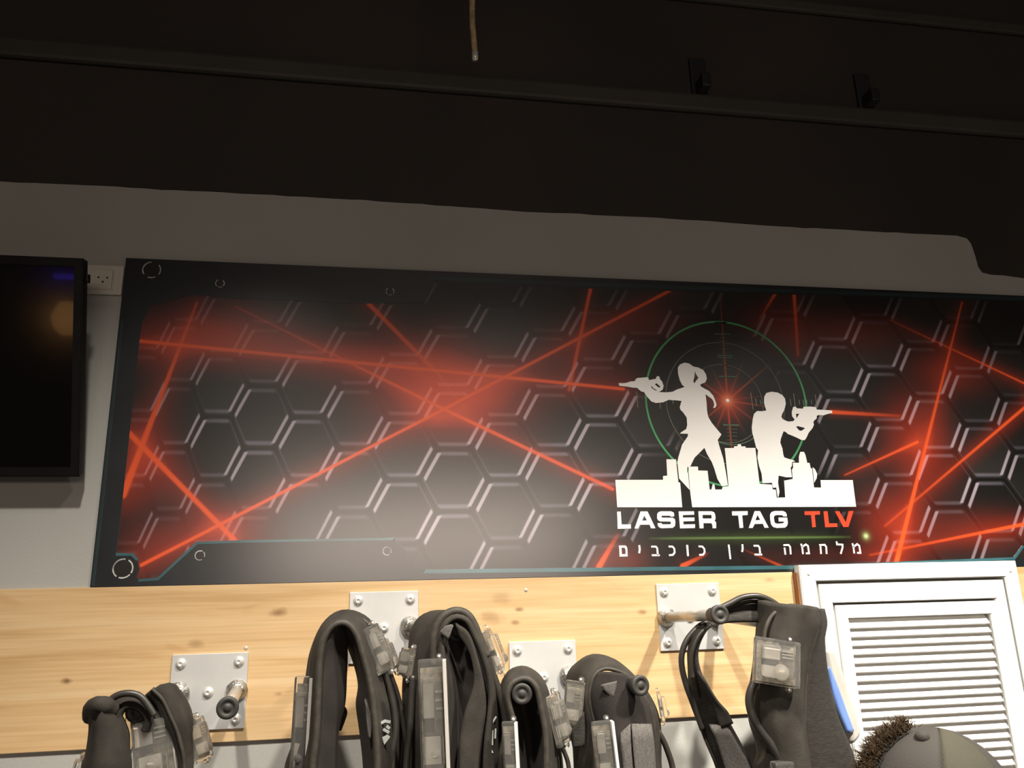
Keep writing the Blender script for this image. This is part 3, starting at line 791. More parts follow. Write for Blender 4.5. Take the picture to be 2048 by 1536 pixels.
# ================================================================== television
yt, yb = -0.165, -0.05
TR, BR = W(165, 517, yt), W(162, 953, yb)
tx1 = (TR.x+BR.x)/2
up = Vector((0, yt-yb, TR.z-BR.z)); th = up.length; up.normalize()
nrm = Vector((0, -up.z, up.y))                        # towards the room, tilted down
nrm = -nrm if nrm.y > 0 else nrm
TM = Matrix(((1, nrm.x, up.x, tx1), (0, nrm.y, up.y, BR.y), (0, nrm.z, up.z, BR.z), (0, 0, 0, 1)))
tv = thing('television', 'black flat television tilted down on the wall left of the sign', 'television', (tx1-0.37, 0, BR.z))
TW = 0.735
bm = B(-TW, 0, -0.026, -0.002, 0, th, bev=0.004, mtx=TM)
case = obj('casing', bm, 'tvbody', tv)
bm = frame(-TW, 0, 0, th, 0.016, -0.004, 0.004, bev=0.0015, wt=0.018)
for v in bm.verts: v.co.y = -v.co.y
bmesh.ops.transform(bm, matrix=TM, verts=bm.verts); bmesh.ops.recalc_face_normals(bm, faces=bm.faces)
obj('bezel', bm, 'tvbody', tv)
obj('screen', B(-TW+0.014, -0.014, -0.003, 0.0015, 0.016, th-0.016, mtx=TM), 'tvscreen', tv)
obj('side_plug', B(0.0, 0.006, -0.022, -0.008, th-0.045, th-0.028, bev=0.002, mtx=TM), 'tvbody', tv)
obj('wall_mount', B(tx1-0.50, tx1-0.23, -0.085, -0.0005, (TR.z+BR.z)/2-0.10, (TR.z+BR.z)/2+0.05, bev=0.003), 'lampblack', tv)

# ================================================================== wall socket
s0, s1 = W(150, 527, -0.01), W(243, 589, -0.01)
sk = thing('wall_socket', 'white wall socket between television and sign', 'socket', ((s0.x+s1.x)/2-0.02, 0, s1.z))
sxr = sx0-0.0015
obj('faceplate', B(sxr-0.135, sxr, -0.009, -0.0005, s1.z, s0.z, bev=0.003), 'sockwhite', sk)
hc = W(205, 557, -0.013)
md = obj('outlet_module', B(hc.x-0.0245, hc.x+0.0185, -0.0125, -0.008, s1.z+0.010, s0.z-0.012, bev=0.0015), 'sockwhite', sk)
for px, py in ((197, 554.5), (214.5, 555.5), (205.5, 563.5)):
    p = W(px, py, -0.0125)
    obj('pin_hole', cyl(bmesh.new(), (p.x, -0.0128, p.z), (p.x, -0.0120, p.z), 0.0021, seg=12), 'hole', md)
obj('rim', B(hc.x+0.0195, hc.x+0.0225, -0.0125, -0.008, s1.z+0.009, s0.z-0.010, bev=0.001), 'sockwhite', sk)

# ================================================================== hook plates with two pegs each
PY = BY-0.004
bolt_me = None
def bolt(parent, p):
    global bolt_me
    if bolt_me is None:
        bm = bmesh.new()
        lathe(bm, [(0, 0), (0.0098, 0), (0.0098, 0.0012), (0.0088, 0.0016), (0.0070, 0.0018), (0.0068, 0.0045), (0.0050, 0.0064), (0.0030, 0.0070), (0.0028, 0.0050), (0, 0.0050)], (0, 0, 0), (0, -1, 0), 20)
        bmesh.ops.recalc_face_normals(bm, faces=bm.faces)
        o = obj('bolt', bm, 'steel', parent, loc=p, smooth=True); bolt_me = o.data
    else:
        o = link('bolt', bolt_me, parent, loc=p)
    return o
def hook(x0, x1, z1, z0, pegs, label):
    t = thing('hook_plate', label, 'hook', ((x0+x1)/2, BY, z0), 'double hook plates on the pine board')
    obj('plate', B(x0, x1, PY, BY-0.0002, z0, z1, bev=0.0008), 'zinc', t)
    ins = 0.0165
    for bx, bz in ((x0+ins, z1-ins), (x1-ins, z1-ins), (x0+ins, z0+ins), (x1-ins, z0+ins), ((x0+x1)/2, (z0+z1)/2-0.002)):
        bolt(t, (bx, PY, bz))
    for (b, tip) in pegs:
        b, tip = Vector(b), Vector(tip)
        d = (tip-b).normalized()
        pg = obj('peg', cyl(bmesh.new(), b, tip-d*0.01, 0.0105, seg=24), 'peg', t, smooth=False)
        for p in pg.data.polygons: p.use_smooth = len(p.vertices) == 4
        bm = lathe(bmesh.new(), [(0.0195, -0.001), (0.020, 0.003), (0.0165, 0.007), (0.0150, 0.011), (0.0105, 0.014)], b, d, 20)
        for v in bm.verts: v.co += Vector((random.uniform(-1, 1), random.uniform(-1, 1), random.uniform(-1, 1)))*0.0009
        obj('weld_collar', bm, 'weld', pg, smooth=True)
        bm = lathe(bmesh.new(), [(0.0118, -0.034), (0.0130, -0.033), (0.0132, -0.012), (0.0165, -0.010), (0.0172, -0.006), (0.0172, 0.001), (0.0160, 0.0025), (0.0105, 0.0026), (0.0100, 0.0018), (0.0060, 0.0018), (0.0055, 0.0026), (0, 0.0026)], tip, d, 28)
        bmesh.ops.recalc_face_normals(bm, faces=bm.faces)
        obj('end_cap', bm, 'rubber', pg, smooth=True)
    return t
def plate_at(p):                                       # four photo corners -> x0,x1,z1,z0
    v = [W(a, b, PY) for a, b in p]
    return ((v[0].x+v[2].x)/2 if len(v) > 2 else v[0].x), v[1].x, (v[0].z+v[1].z)/2
TY = -0.27
def plate(tl, tr, label, lt, rt):
    a, b = W(*tl, PY), W(*tr, PY)
    z1 = (a.z+b.z)/2; hgt = 0.135
    zc = z1-0.068
    bl = (a.x+0.017, PY, zc); br = (b.x-0.017, PY, zc)
    return hook(a.x, b.x, z1, z1-hgt, [(bl, W(*lt[:2], lt[2] if len(lt) > 2 else TY)), (br, W(*rt[:2], rt[2] if len(rt) > 2 else TY))], label)
plate((345, 1308), (497, 1306), 'zinc hook plate furthest left, its right peg empty', (272, 1424, -0.20), (455, 1416))
plate((700, 1184), (837, 1182), 'zinc hook plate high on the board between the second and third vests', (684, 1278, -0.20), (914, 1262, -0.22))
plate((1018, 1284), (1151, 1280), 'zinc hook plate low on the board right of the third vest', (1044, 1388), (1281, 1371))
plate((1312, 1168), (1437, 1166), 'zinc hook plate high on the board beside the white louvre', (1440, 1229), (1560, 1250, -0.185))

# ================================================================== vests
def frame_m(C, T, N):
    T = T.normalized(); N = (N-T*N.dot(T)).normalized(); Bv = N.cross(T)
    return Matrix(((T.x, Bv.x, N.x, C.x), (T.y, Bv.y, N.y, C.y), (T.z, Bv.z, N.z, C.z), (0, 0, 0, 1)))
def sensor(parent, C, T, N, L, Wd, H, name='sensor_housing', white=False, seedv=0):
    """clear plastic hit sensor: domed housing along T, facing N, with board, pale bits painted as glints, lamp domes and screws"""
    rnd = random.Random(seedv)
    mx = frame_m(C, T, N)
    l, w = L/2, Wd/2
    bm = B(-l, l, -w, w, 0, H*0.55, bev=min(H*0.22, 0.005), mtx=mx)
    prof = bmesh.new()                                  # raised bevelled crown
    box(prof, -l*0.72, l*0.72, -w*0.70, w*0.70, H*0.40, H, bev=min(H*0.28, 0.007), mtx=mx)
    merge(bm, prof)
    # lugs at the ends
    for s in (-1, 1):
        lathe(bm, [(0, 0), (0.0048, 0), (0.0048, H*0.30), (0.0038, H*0.36), (0, H*0.36)], mx @ Vector((s*(l+0.003), w*0.55, 0)), mx.to_3x3() @ Vector((0, 0, 1)), 14)
    bmesh.ops.recalc_face_normals(bm, faces=bm.faces)
    h = obj(name, bm, 'clear', parent)
    obj('circuit_board', B(-l*0.86, l*0.86, -w*0.82, w*0.82, 0.0006, 0.0022, mtx=mx), 'pcb', h)
    obj('glint', B(-l*0.62, -l*0.08, -w*0.62, w*0.10, H*0.24, H*0.36, bev=0.0006, mtx=mx), 'chrome', h)
    obj('glint', B(l*0.20, l*0.62, -w*0.55, w*0.40, H*0.22, H*0.34, bev=0.0006, mtx=mx), 'glint', h)
    obj('chip', B(-l*0.06, l*0.14, -w*0.5, w*0.05, 0.002, H*0.34, bev=0.0006, mtx=mx), 'chip', h)
    for k in range(3):
        obj('contact_fin', B(-l*0.5+k*l*0.13, -l*0.46+k*l*0.13, w*0.18, w*0.62, 0.002, H*0.42, mtx=mx), 'chrome', h)
    p = mx @ Vector((l*0.45, w*0.1, H*0.9)); d = mx.to_3x3() @ Vector((0, 0, 1))
    bm = lathe(bmesh.new(), [(w*0.34, 0), (w*0.30, w*0.14), (w*0.18, w*0.25), (0, w*0.30)], p, d, 18)
    obj('lamp_dome', bm, 'clear', h, smooth=True)
    for s in (-1, 1):
        p = mx @ Vector((s*(l+0.003), w*0.55, H*0.36))
        obj('screw', lathe(bmesh.new(), [(0.0026, 0), (0.0025, 0.0006), (0.0015, 0.0009), (0, 0.0009)], p, d, 10), 'steel', h, smooth=True)
    if white:
        obj('edge_glint', B(-l*0.98, l*0.98, w*0.80, w*1.06, H*0.15, H*1.15, bev=0.001, mtx=mx), 'glint' if white == 1 else 'palegrey', h)  # pale strip painted along the clear edge in place of its glassy shine
    return h
def at_strap(pxa, pxb, ya, yb):                         # strap axis between two photo points
    a, b = W(*pxa, ya), W(*pxb, yb)
    return (a+b)/2, (b-a)
VG = 'laser tag vests on the hooks'
def cable(parent, pts, y, r=0.0048, name='cable', m='cable', down=0.0):
    return obj(name, tube(bmesh.new(), rail(pts, y, down, both=False), r, n=50), m, parent, smooth=True)
def pipe(parent, V, r=0.0042):
    return obj('piping', tube(bmesh.new(), V, r, n=150, seg=8), 'piping', parent, smooth=True)
def pad(parent, rails, thick, m='fabric', name='shoulder_strap', n=80, mm=9, puff=0.0, smooth=True):
    return obj(name, loft(rails, thick, n, mm, puff), m, parent, smooth=smooth)
OUT = 0.30                                             # how far the vests hang on below the picture

# ---- vest 1, furthest left
z1 = ZM(140, 1340, .14648)
v = thing('vest', 'black vest hanging furthest left, clear sensor facing out between its straps', 'vest', W(270, 1390, -0.17), VG)
far = rail(z1([(500, 1338), (500, 1000), (500, 700), (540, 520), (620, 400), (760, 330), (900, 330), (1010, 400), (1090, 520), (1150, 640), (1180, 800)]), -0.15, 0)
near = rail(z1([(560, 1338), (600, 1000), (640, 760), (690, 600), (760, 520), (860, 500), (960, 540), (1040, 620), (1060, 700), (1040, 760), (1000, 840)]), -0.215, 0)
pad(v, [far, near], 0.016, 'lining', 'neck_band')
L1 = rail(z1([(300, 560), (285, 640), (290, 800), (260, 1000), (220, 1180), (150, 1330)]), -0.20, OUT, both=False)
L2 = rail(z1([(380, 480), (400, 600), (420, 800), (420, 1000), (410, 1180), (400, 1330)]), -0.25, OUT, both=False)
L3 = rail(z1([(520, 500), (560, 640), (600, 800), (640, 1000), (680, 1180), (700, 1330)]), -0.235, OUT, both=False)
L4 = rail(z1([(600, 470), (680, 600), (760, 760), (800, 900), (800, 1100), (820, 1330)]), -0.19, OUT, both=False)
sp = pad(v, [L1, L2, L3, L4], 0.016)
pipe(sp, L3)
top = [W(*q, yy) for q, yy in zip(z1([(300, 640), (300, 540), (350, 490), (430, 480), (500, 500), (560, 560)]), (-.2, -.215, -.235, -.25, -.24, -.23))]
obj('strap_fold', tube(bmesh.new(), top, 0.014, n=24, seg=12), 'fabric', sp, smooth=True)
R1 = rail(z1([(1010, 370), (1150, 520), (1210, 700), (1290, 860), (1400, 1000), (1470, 1150), (1490, 1330)]), -0.13, OUT, both=False)
R2 = rail(z1([(1120, 260), (1260, 400), (1360, 600), (1450, 800), (1510, 1000), (1545, 1150), (1560, 1330)]), -0.20, OUT, both=False)
R3 = rail(z1([(1290, 225), (1440, 380), (1540, 560), (1590, 700), (1590, 900), (1600, 1100), (1610, 1330)]), -0.18, OUT, both=False)
R4 = rail(z1([(1450, 255), (1540, 400), (1610, 540), (1635, 680), (1615, 900), (1610, 1100), (1620, 1330)]), -0.11, OUT, both=False)
sp2 = pad(v, [R1, R2, R3, R4], 0.017)
pipe(sp2, R2, 0.0035)
pipe(sp2, R3, 0.003)
cable(v, z1([(480, 500), (540, 420), (650, 345), (790, 318), (920, 340), (1010, 410), (1090, 520), (1150, 620)]), -0.222, 0.0055)
cable(v, z1([(1000, 370), (1060, 460), (1120, 560), (1170, 620)]), -0.20, 0.004)
C, T = at_strap((300, 1432), (312, 1560), -0.175, -0.19)
sensor(v, C, T, Vector((0.02, -1, 0.12)), 0.115, 0.072, 0.028, seedv=1)
C, T = at_strap((380, 1443), (400, 1520), -0.14, -0.14)
sensor(v, C, T, Vector((0.9, -0.45, 0.2)), 0.070, 0.050, 0.020, seedv=2)
C, T = at_strap((176, 1520), (160, 1580), -0.2, -0.2)
sensor(v, C, T, Vector((-0.9, -0.4, 0.2)), 0.060, 0.045, 0.018, seedv=3)

# ---- vest 2
z2 = ZM(560, 1200, .21875)
v = thing('vest', 'black vest in an open arch, second from the left, pine showing through it', 'vest', W(690, 1240, -0.18), VG)
far = rail(z2([(60, 1500), (150, 1250), (215, 950), (262, 680), (300, 480), (410, 250), (560, 135), (720, 145), (840, 230), (910, 400), (990, 640), (1075, 880), (1115, 1150), (1120, 1500)]), -0.13, OUT)
near = rail(z2([(300, 1500), (330, 1250), (345, 950), (355, 700), (372, 480), (420, 315), (510, 222), (610, 216), (700, 320), (780, 580), (835, 830), (865, 1080), (880, 1280), (890, 1500)]), -0.245, OUT)
mid = [a.lerp(b, 0.5)+Vector((0, 0, 0.006)) for a, b in zip(far, near)]
sp = pad(v, [far, mid, near], 0.016, n=130)
pipe(sp, near, 0.006)
il = rail(z2([(510, 226), (380, 480), (358, 700), (348, 950), (335, 1250), (310, 1500)]), -0.240, OUT, both=False)
ir = rail(z2([(600, 222), (612, 480), (605, 700), (590, 950), (530, 1200), (510, 1500)]), -0.20, OUT, both=False)
pad(v, [il, ir], 0.012, 'lining', 'inner_flap')
a_ = rail(z2([(470, 950), (480, 1100), (490, 1200)]), -0.18); b_ = rail(z2([(580, 960), (615, 1030), (560, 1190)]), -0.17)
pad(v, [a_, b_], 0.006, 'webbing', 'fastening_tab', n=14)
jl = rail(z2([(540, 222), (660, 520), (720, 760), (700, 950), (730, 1180), (765, 1500)]), -0.185, OUT, both=False)
jr = rail(z2([(625, 236), (785, 580), (838, 830), (862, 1080), (876, 1280), (890, 1500)]), -0.238, OUT, both=False)
pad(v, [jl, jr], 0.010, 'lining', 'inner_flap')
a_ = rail(z2([(780, 900), (790, 1100), (815, 1270)]), -0.238); b_ = rail(z2([(790, 950), (840, 1080), (830, 1270)]), -0.242)
pad(v, [a_, b_], 0.004, 'velcro', 'mesh_gusset', n=12)
cable(v, z2([(285, 720), (300, 560), (330, 420), (400, 285), (490, 190), (620, 160), (760, 190), (850, 270)]), -0.19, 0.0055)
cable(v, z2([(960, 680), (1010, 850), (1045, 1020), (1055, 1200), (1020, 1400), (990, 1536)]), -0.2, 0.0052)
cable(v, z2([(1010, 680), (1070, 850), (1110, 1020), (1130, 1200), (1100, 1536)]), -0.16, 0.0045)
C, T = at_strap((617, 1368), (606, 1560), -0.20, -0.20)
sensor(v, C, T, Vector((-0.55, -0.85, 0.0)), 0.175, 0.045, 0.020, white=2, seedv=4)
C, T = at_strap((734, 1258), (768, 1342), -0.205, -0.205)
sensor(v, C, T, Vector((0.65, -0.62, 0.42)), 0.082, 0.046, 0.018, seedv=5)
C, T = at_strap((762, 1282), (786, 1344), -0.155, -0.155)
sensor(v, C, T, Vector((0.75, -0.4, 0.4)), 0.058, 0.030, 0.016, seedv=6)
em = [stroke_poly([(W(a, b, -.25).x, W(a, b, -.25).z) for a, b in q], .0045) for q in (z2([(925, 1135), (960, 1115), (1012, 1125)]), z2([(945, 1190), (1000, 1222)]), z2([(975, 1160), (1005, 1185)]))]
em.append([(W(a, b, -.25).x, W(a, b, -.25).z) for a, b in z2([(935, 1265), (985, 1240), (1010, 1262), (955, 1335)])])
obj('emblem', strips(em, W(780, 1460, -0.236).y, 0.001), 'emblem', sp)

# ---- vest 3
z3 = ZM(780, 1200, .21875)
v = thing('vest', 'black vest with tall clear front sensor, third from the left, hanging highest', 'vest', W(910, 1230, -0.18), VG)
far = rail(z3([(150, 1500), (130, 1200), (122, 900), (130, 700), (175, 450), (200, 270), (290, 150), (400, 122), (510, 140), (640, 220), (760, 420), (850, 700), (900, 1000), (920, 1250), (930, 1500)]), -0.12, OUT)
midr = rail(z3([(290, 1500), (270, 1200), (265, 900), (290, 680), (345, 420), (400, 290), (460, 190), (560, 140), (680, 170), (770, 290), (850, 450), (930, 660), (985, 900), (1010, 1200), (1030, 1500)]), -0.19, OUT)
near = rail(z3([(520, 1500), (520, 1200), (530, 900), (510, 640), (480, 420), (470, 330), (520, 215), (600, 160), (700, 190), (770, 320), (840, 480), (900, 700), (915, 900), (880, 1200), (860, 1500)]), -0.25, OUT)
sp = pad(v, [far, midr, near], 0.016, n=130, mm=11)
cable(v, z3([(400, 600), (400, 450), (405, 330), (440, 220), (510, 135), (605, 100), (700, 130), (765, 220), (820, 360), (890, 520)]), -0.235, 0.0075, name='thick_cable', m='piping')
il = rail(z3([(500, 260), (475, 420), (505, 640), (530, 900), (525, 1200), (530, 1500)]), -0.240, OUT, both=False)
im = rail(z3([(590, 230), (600, 420), (640, 640), (660, 900), (660, 1200), (660, 1500)]), -0.20, OUT, both=False)
ir = rail(z3([(680, 200), (790, 420), (880, 660), (905, 900), (885, 1200), (860, 1500)]), -0.235, OUT, both=False)
pad(v, [il, im, ir], 0.010, 'lining', 'inner_panel')
fl = rail(z3([(600, 210), (720, 300), (800, 520), (860, 760), (880, 1000), (840, 1250), (810, 1500)]), -0.252, OUT, both=False)
fr = rail(z3([(640, 330), (740, 520), (770, 760), (690, 1000), (640, 1250), (620, 1500)]), -0.247, OUT, both=False)
sp3 = pad(v, [fl, fr], 0.010, 'fabric', 'front_flap')
a_ = rail(z3([(455, 290), (480, 320), (535, 362)]), -0.256); b_ = rail(z3([(500, 240), (560, 222), (580, 235)]), -0.256)
pad(v, [a_, b_], 0.004, 'velcro', 'mesh_gusset', n=10)
cable(v, z3([(880, 470), (930, 650), (985, 800), (1030, 950), (1055, 1100), (1055, 1250), (1020, 1450)]), -0.235, 0.0065, down=0.2)
cable(v, z3([(210, 690), (195, 900), (180, 1200), (150, 1500)]), -0.20, 0.0055, down=0.2)
C, T = at_strap((864, 1332), (872, 1560), -0.262, -0.262)
sensor(v, C, T, Vector((-0.12, -1, 0.05)), 0.200, 0.046, 0.026, white=2, seedv=7)
C, T = at_strap((822, 1300), (813, 1352), -0.16, -0.16)
sensor(v, C, T, Vector((-0.8, -0.5, 0.3)), 0.050, 0.040, 0.016, seedv=8)
C, T = at_strap((966, 1264), (996, 1346), -0.20, -0.20)
sensor(v, C, T, Vector((0.9, -0.30, 0.30)), 0.078, 0.045, 0.022, seedv=9)
em = [stroke_poly([(W(a, b, -.235).x, W(a, b, -.235).z) for a, b in q], .0026) for q in (z3([(965, 1060), (910, 1150), (885, 1240), (895, 1330), (935, 1390)]), z3([(912, 1200), (912, 1310)]), z3([(932, 1185), (930, 1320)]), z3([(960, 1170), (955, 1260)]))]
obj('emblem', strips(em, -0.242, 0.001), 'emblem', sp)

# ---- vest 4
z4 = ZM(970, 1300, .15364)
v = thing('vest', 'black vest hung low, fourth from the left, round peg end showing in its loop', 'vest', W(1045, 1350, -0.19), VG)
far = rail(z4([(230, 1500), (250, 1200), (260, 900), (240, 640), (240, 480), (330, 320), (450, 268), (570, 292), (700, 380), (790, 540), (840, 800), (890, 1050), (960, 1300), (990, 1500)]), -0.17, OUT)
near = rail(z4([(400, 1500), (390, 1200), (370, 950), (320, 740), (295, 580), (350, 440), (480, 375), (590, 400), (680, 520), (720, 700), (760, 900), (790, 1100), (800, 1300), (800, 1500)]), -0.262, OUT)
mid = [a.lerp(b, 0.5)+Vector((0, 0, 0.006)) for a, b in zip(far, near)]
sp = pad(v, [far, mid, near], 0.016, n=130)
pipe(sp, near, 0.0055)
il = rail(z4([(370, 430), (310, 600), (335, 780), (375, 950), (392, 1200), (402, 1500)]), -0.245, OUT, both=False)
im = rail(z4([(480, 400), (480, 600), (500, 780), (540, 950), (580, 1200), (590, 1500)]), -0.19, OUT, both=False)
ir = rail(z4([(590, 420), (660, 560), (725, 760), (765, 950), (785, 1200), (800, 1500)]), -0.242, OUT, both=False)
pad(v, [il, im, ir], 0.010, 'lining', 'inner_panel')
cable(v, z4([(960, 1200), (1010, 1280), (1060, 1400), (1090, 1536)]), -0.23, 0.004, down=0.2)
C, T = at_strap((1099, 1394), (1122, 1486), -0.225, -0.225)
sensor(v, C, T, Vector((0.75, -0.6, 0.3)), 0.085, 0.048, 0.020, seedv=10)
C, T = at_strap((1020, 1452), (1026, 1575), -0.268, -0.268)
sensor(v, C, T, Vector((-0.35, -0.95, 0.1)), 0.110, 0.026, 0.016, white=True, seedv=11)

# ---- vest 5
z5 = ZM(1110, 1300, .15366)
v = thing('vest', 'black vest fifth from the left, capped peg poking out past its right shoulder', 'vest', W(1220, 1340, -0.18), VG)
far = rail(z5([(260, 1500), (240, 1200), (200, 1000), (160, 760), (150, 480), (180, 300), (290, 200), (400, 125), (500, 105), (640, 155), (780, 250), (960, 400), (1120, 560), (1260, 760), (1330, 960), (1340, 1200), (1340, 1500)]), -0.13, OUT)
near = rail(z5([(560, 1500), (560, 1250), (530, 1000), (480, 800), (450, 620), (475, 420), (540, 300), (650, 245), (780, 262), (900, 310), (1010, 400), (1100, 520), (1200, 680), (1270, 880), (1290, 1080), (1300, 1300), (1300, 1500)]), -0.215, OUT)
mid = [a.lerp(b, 0.5)+Vector((0, 0, 0.007)) for a, b in zip(far, near)]
sp = pad(v, [far, mid, near], 0.017, n=130)
pipe(sp, near, 0.0035)
il = rail(z5([(560, 310), (470, 480), (470, 700), (520, 950), (560, 1250), (570, 1500)]), -0.214, OUT, both=False)
im = rail(z5([(790, 290), (800, 700), (820, 1000), (860, 1250), (900, 1500)]), -0.245, OUT, both=False)
ir = rail(z5([(980, 380), (1190, 660), (1270, 950), (1300, 1200), (1310, 1500)]), -0.222, OUT, both=False)
fp = pad(v, [il, im, ir], 0.014, 'lining', 'front_panel')
a_ = rail(z5([(850, 1080), (850, 1250), (880, 1500)]), -0.252, OUT, both=False); b_ = rail(z5([(980, 960), (990, 1250), (1010, 1500)]), -0.256, OUT, both=False)
pad(fp, [a_, b_], 0.006, 'velcro', 'mesh_pocket', n=16)
a_ = rail(z5([(1000, 960), (1015, 1250), (1040, 1500)]), -0.255, OUT, both=False); b_ = rail(z5([(1250, 960), (1290, 1200), (1310, 1500)]), -0.236, OUT, both=False)
pad(fp, [a_, b_], 0.006, 'velcro', 'mesh_pocket', n=16)
a_ = rail(z5([(590, 455), (640, 530), (745, 620)]), -0.246); b_ = rail(z5([(830, 395), (810, 450), (760, 610)]), -0.25)
pad(fp, [a_, b_], 0.004, 'velcro', 'mesh_gusset', n=10)
cable(v, z5([(1330, 1050), (1400, 1160), (1460, 1300), (1530, 1530)]), -0.19, 0.0055, down=0.15)
C, T = at_strap((1152, 1366), (1145, 1452), -0.20, -0.20)
sensor(v, C, T, Vector((-0.45, -0.85, 0.2)), 0.080, 0.036, 0.018, seedv=12)
C, T = at_strap((1202, 1450), (1216, 1570), -0.258, -0.258)
sensor(v, C, T, Vector((-0.10, -0.98, 0.2)), 0.110, 0.036, 0.020, white=True, seedv=13)
C, T = at_strap((1313, 1390), (1322, 1440), -0.18, -0.18)
sensor(v, C, T, Vector((0.9, -0.3, 0.3)), 0.050, 0.035, 0.014, seedv=14)
a_ = rail(z5([(200, 1080), (210, 1160), (230, 1260)]), -0.225); b_ = rail(z5([(380, 800), (390, 1050), (380, 1260)]), -0.235)
pad(v, [a_, b_], 0.012, 'webbing', 'sensor_pouch', n=14)

# ---- vest 6
z6 = ZM(1300, 1150, .25126)
v = thing('vest', 'black vest at the far right of the board, overlapping the white louvre', 'vest', W(1560, 1225, -0.2), VG)
a = rail(z6([(850, 185), (860, 330), (850, 480), (835, 640), (815, 800), (785, 960), (795, 1150), (840, 1300), (860, 1420), (830, 1530)]), -0.185, OUT, both=False)
b = rail(z6([(950, 215), (960, 330), (950, 480), (940, 640), (930, 800), (920, 960), (940, 1150), (980, 1300), (1010, 1420), (1020, 1530)]), -0.245, OUT, both=False)
c = rail(z6([(1140, 235), (1160, 330), (1140, 480), (1120, 640), (1110, 800), (1110, 960), (1130, 1150), (1160, 1300), (1190, 1420), (1210, 1530)]), -0.262, OUT, both=False)
d = rail(z6([(1330, 262), (1350, 380), (1310, 480), (1260, 640), (1230, 800), (1220, 960), (1220, 1150), (1230, 1300), (1250, 1420), (1260, 1530)]), -0.225, OUT, both=False)
sp = pad(v, [a, b, c, d], 0.018, n=80, mm=13)
e1 = rail(z6([(1320, 268), (1330, 420), (1270, 640), (1240, 840), (1230, 1040), (1230, 1240), (1250, 1420), (1260, 1530)]), -0.228, OUT, both=False)
e2 = rail(z6([(1372, 272), (1394, 380), (1375, 500), (1390, 640), (1440, 960), (1500, 1150), (1580, 1340), (1640, 1530)]), -0.165, OUT, both=False)
side = pad(v, [e1, e2], 0.014, 'webbing', 'side_panel')
pipe(side, e1, 0.004)
pipe(sp, rail(z6([(905, 520), (920, 430), (960, 340), (1030, 275), (1120, 245), (1230, 262)]), -0.258), 0.004)
# yoke between the peg and the shoulder
a = rail(z6([(560, 270), (640, 235), (740, 205), (850, 185)]), -0.17); b = rail(z6([(560, 380), (640, 372), (740, 368), (860, 370)]), -0.215)
pad(v, [a, b], 0.014, 'webbing', 'yoke', n=24)
cable(v, z6([(560, 265), (640, 225), (740, 178), (860, 168), (960, 205), (1040, 262)]), -0.215, 0.0058)
cable(v, z6([(560, 290), (650, 250), (760, 212), (840, 205), (940, 235), (1030, 290)]), -0.2, 0.005)
# left strap
a = rail(z6([(430, 385), (350, 470), (315, 600), (318, 760), (325, 900), (370, 1080), (440, 1290), (540, 1536)]), -0.16, OUT, both=False)
b = rail(z6([(470, 400), (420, 470), (372, 600), (385, 740), (450, 880), (530, 1000), (640, 1190), (800, 1500)]), -0.205, OUT, both=False)
ls = pad(v, [a, b], 0.012, 'webbing', 'left_strap')
pipe(ls, a, 0.0045)
a = rail(z6([(380, 760), (430, 900), (500, 1050), (560, 1220)]), -0.205); b = rail(z6([(440, 850), (540, 1000), (620, 1090), (664, 1180)]), -0.218)
pad(ls, [a, b], 0.006, 'lining', 'strap_sleeve', n=20)
a = rail(z6([(470, 1190), (520, 1300), (570, 1450), (600, 1536)]), -0.195, OUT, both=False); b = rail(z6([(620, 1200), (690, 1330), (760, 1450), (800, 1536)]), -0.212, OUT, both=False)
pad(ls, [a, b], 0.006, 'velcro', 'mesh_gusset', n=20)
cable(v, z6([(460, 370), (380, 420), (300, 510), (255, 620), (255, 740), (290, 880), (330, 990), (420, 1230)]), -0.17, 0.0058)
cable(v, z6([(480, 400), (400, 470), (350, 570), (330, 680), (340, 820)]), -0.205, 0.004)
cable(v, z6([(832, 850), (800, 930), (790, 1010), (815, 1120), (870, 1230), (960, 1350), (1060, 1500)]), -0.25, 0.0075, name='thick_cable')
C, T = at_strap((1520, 1325), (1590, 1330), -0.262, -0.262)
C, T = at_strap((1552, 1284), (1550, 1368), -0.262, -0.270)
sensor(v, C, T, Vector((-0.22, -0.97, 0.12)), 0.080, 0.082, 0.028, seedv=15)
bm = bmesh.new()
p = W(1565, 1540, -0.262)
box(bm, -0.018, 0.018, -0.012, 0.012, -0.016, 0.014, bev=0.004, mtx=Matrix.Translation(p))
obj('connector', bm, 'clear', v)
# pale casing with a blue strip on the vest's far side
a = rail(z6([(1385, 595), (1400, 720), (1450, 990), (1520, 1200), (1592, 1345)]), -0.115)
m1 = rail(z6([(1430, 610), (1475, 760), (1530, 960), (1590, 1130), (1630, 1290)]), -0.105)
b = rail(z6([(1450, 640), (1510, 780), (1560, 930), (1610, 1060), (1640, 1220)]), -0.085)
cs = pad(v, [a, m1, b], 0.016, 'palegrey', 'back_casing', n=30)
a = rail(z6([(1402, 725), (1440, 880), (1500, 1080), (1575, 1260)]), -0.128); b = rail(z6([(1430, 760), (1490, 900), (1550, 1060), (1615, 1240)]), -0.117)
pad(cs, [a, b], 0.010, 'blue', 'blue_strip', n=20)
p = W(1688, 1398, -0.105)
obj('screw', lathe(bmesh.new(), [(0.005, 0), (0.005, 0.006), (0.003, 0.008), (0, 0.008)], p, (-0.5, -0.85, 0), 12), 'chip', cs, smooth=True)

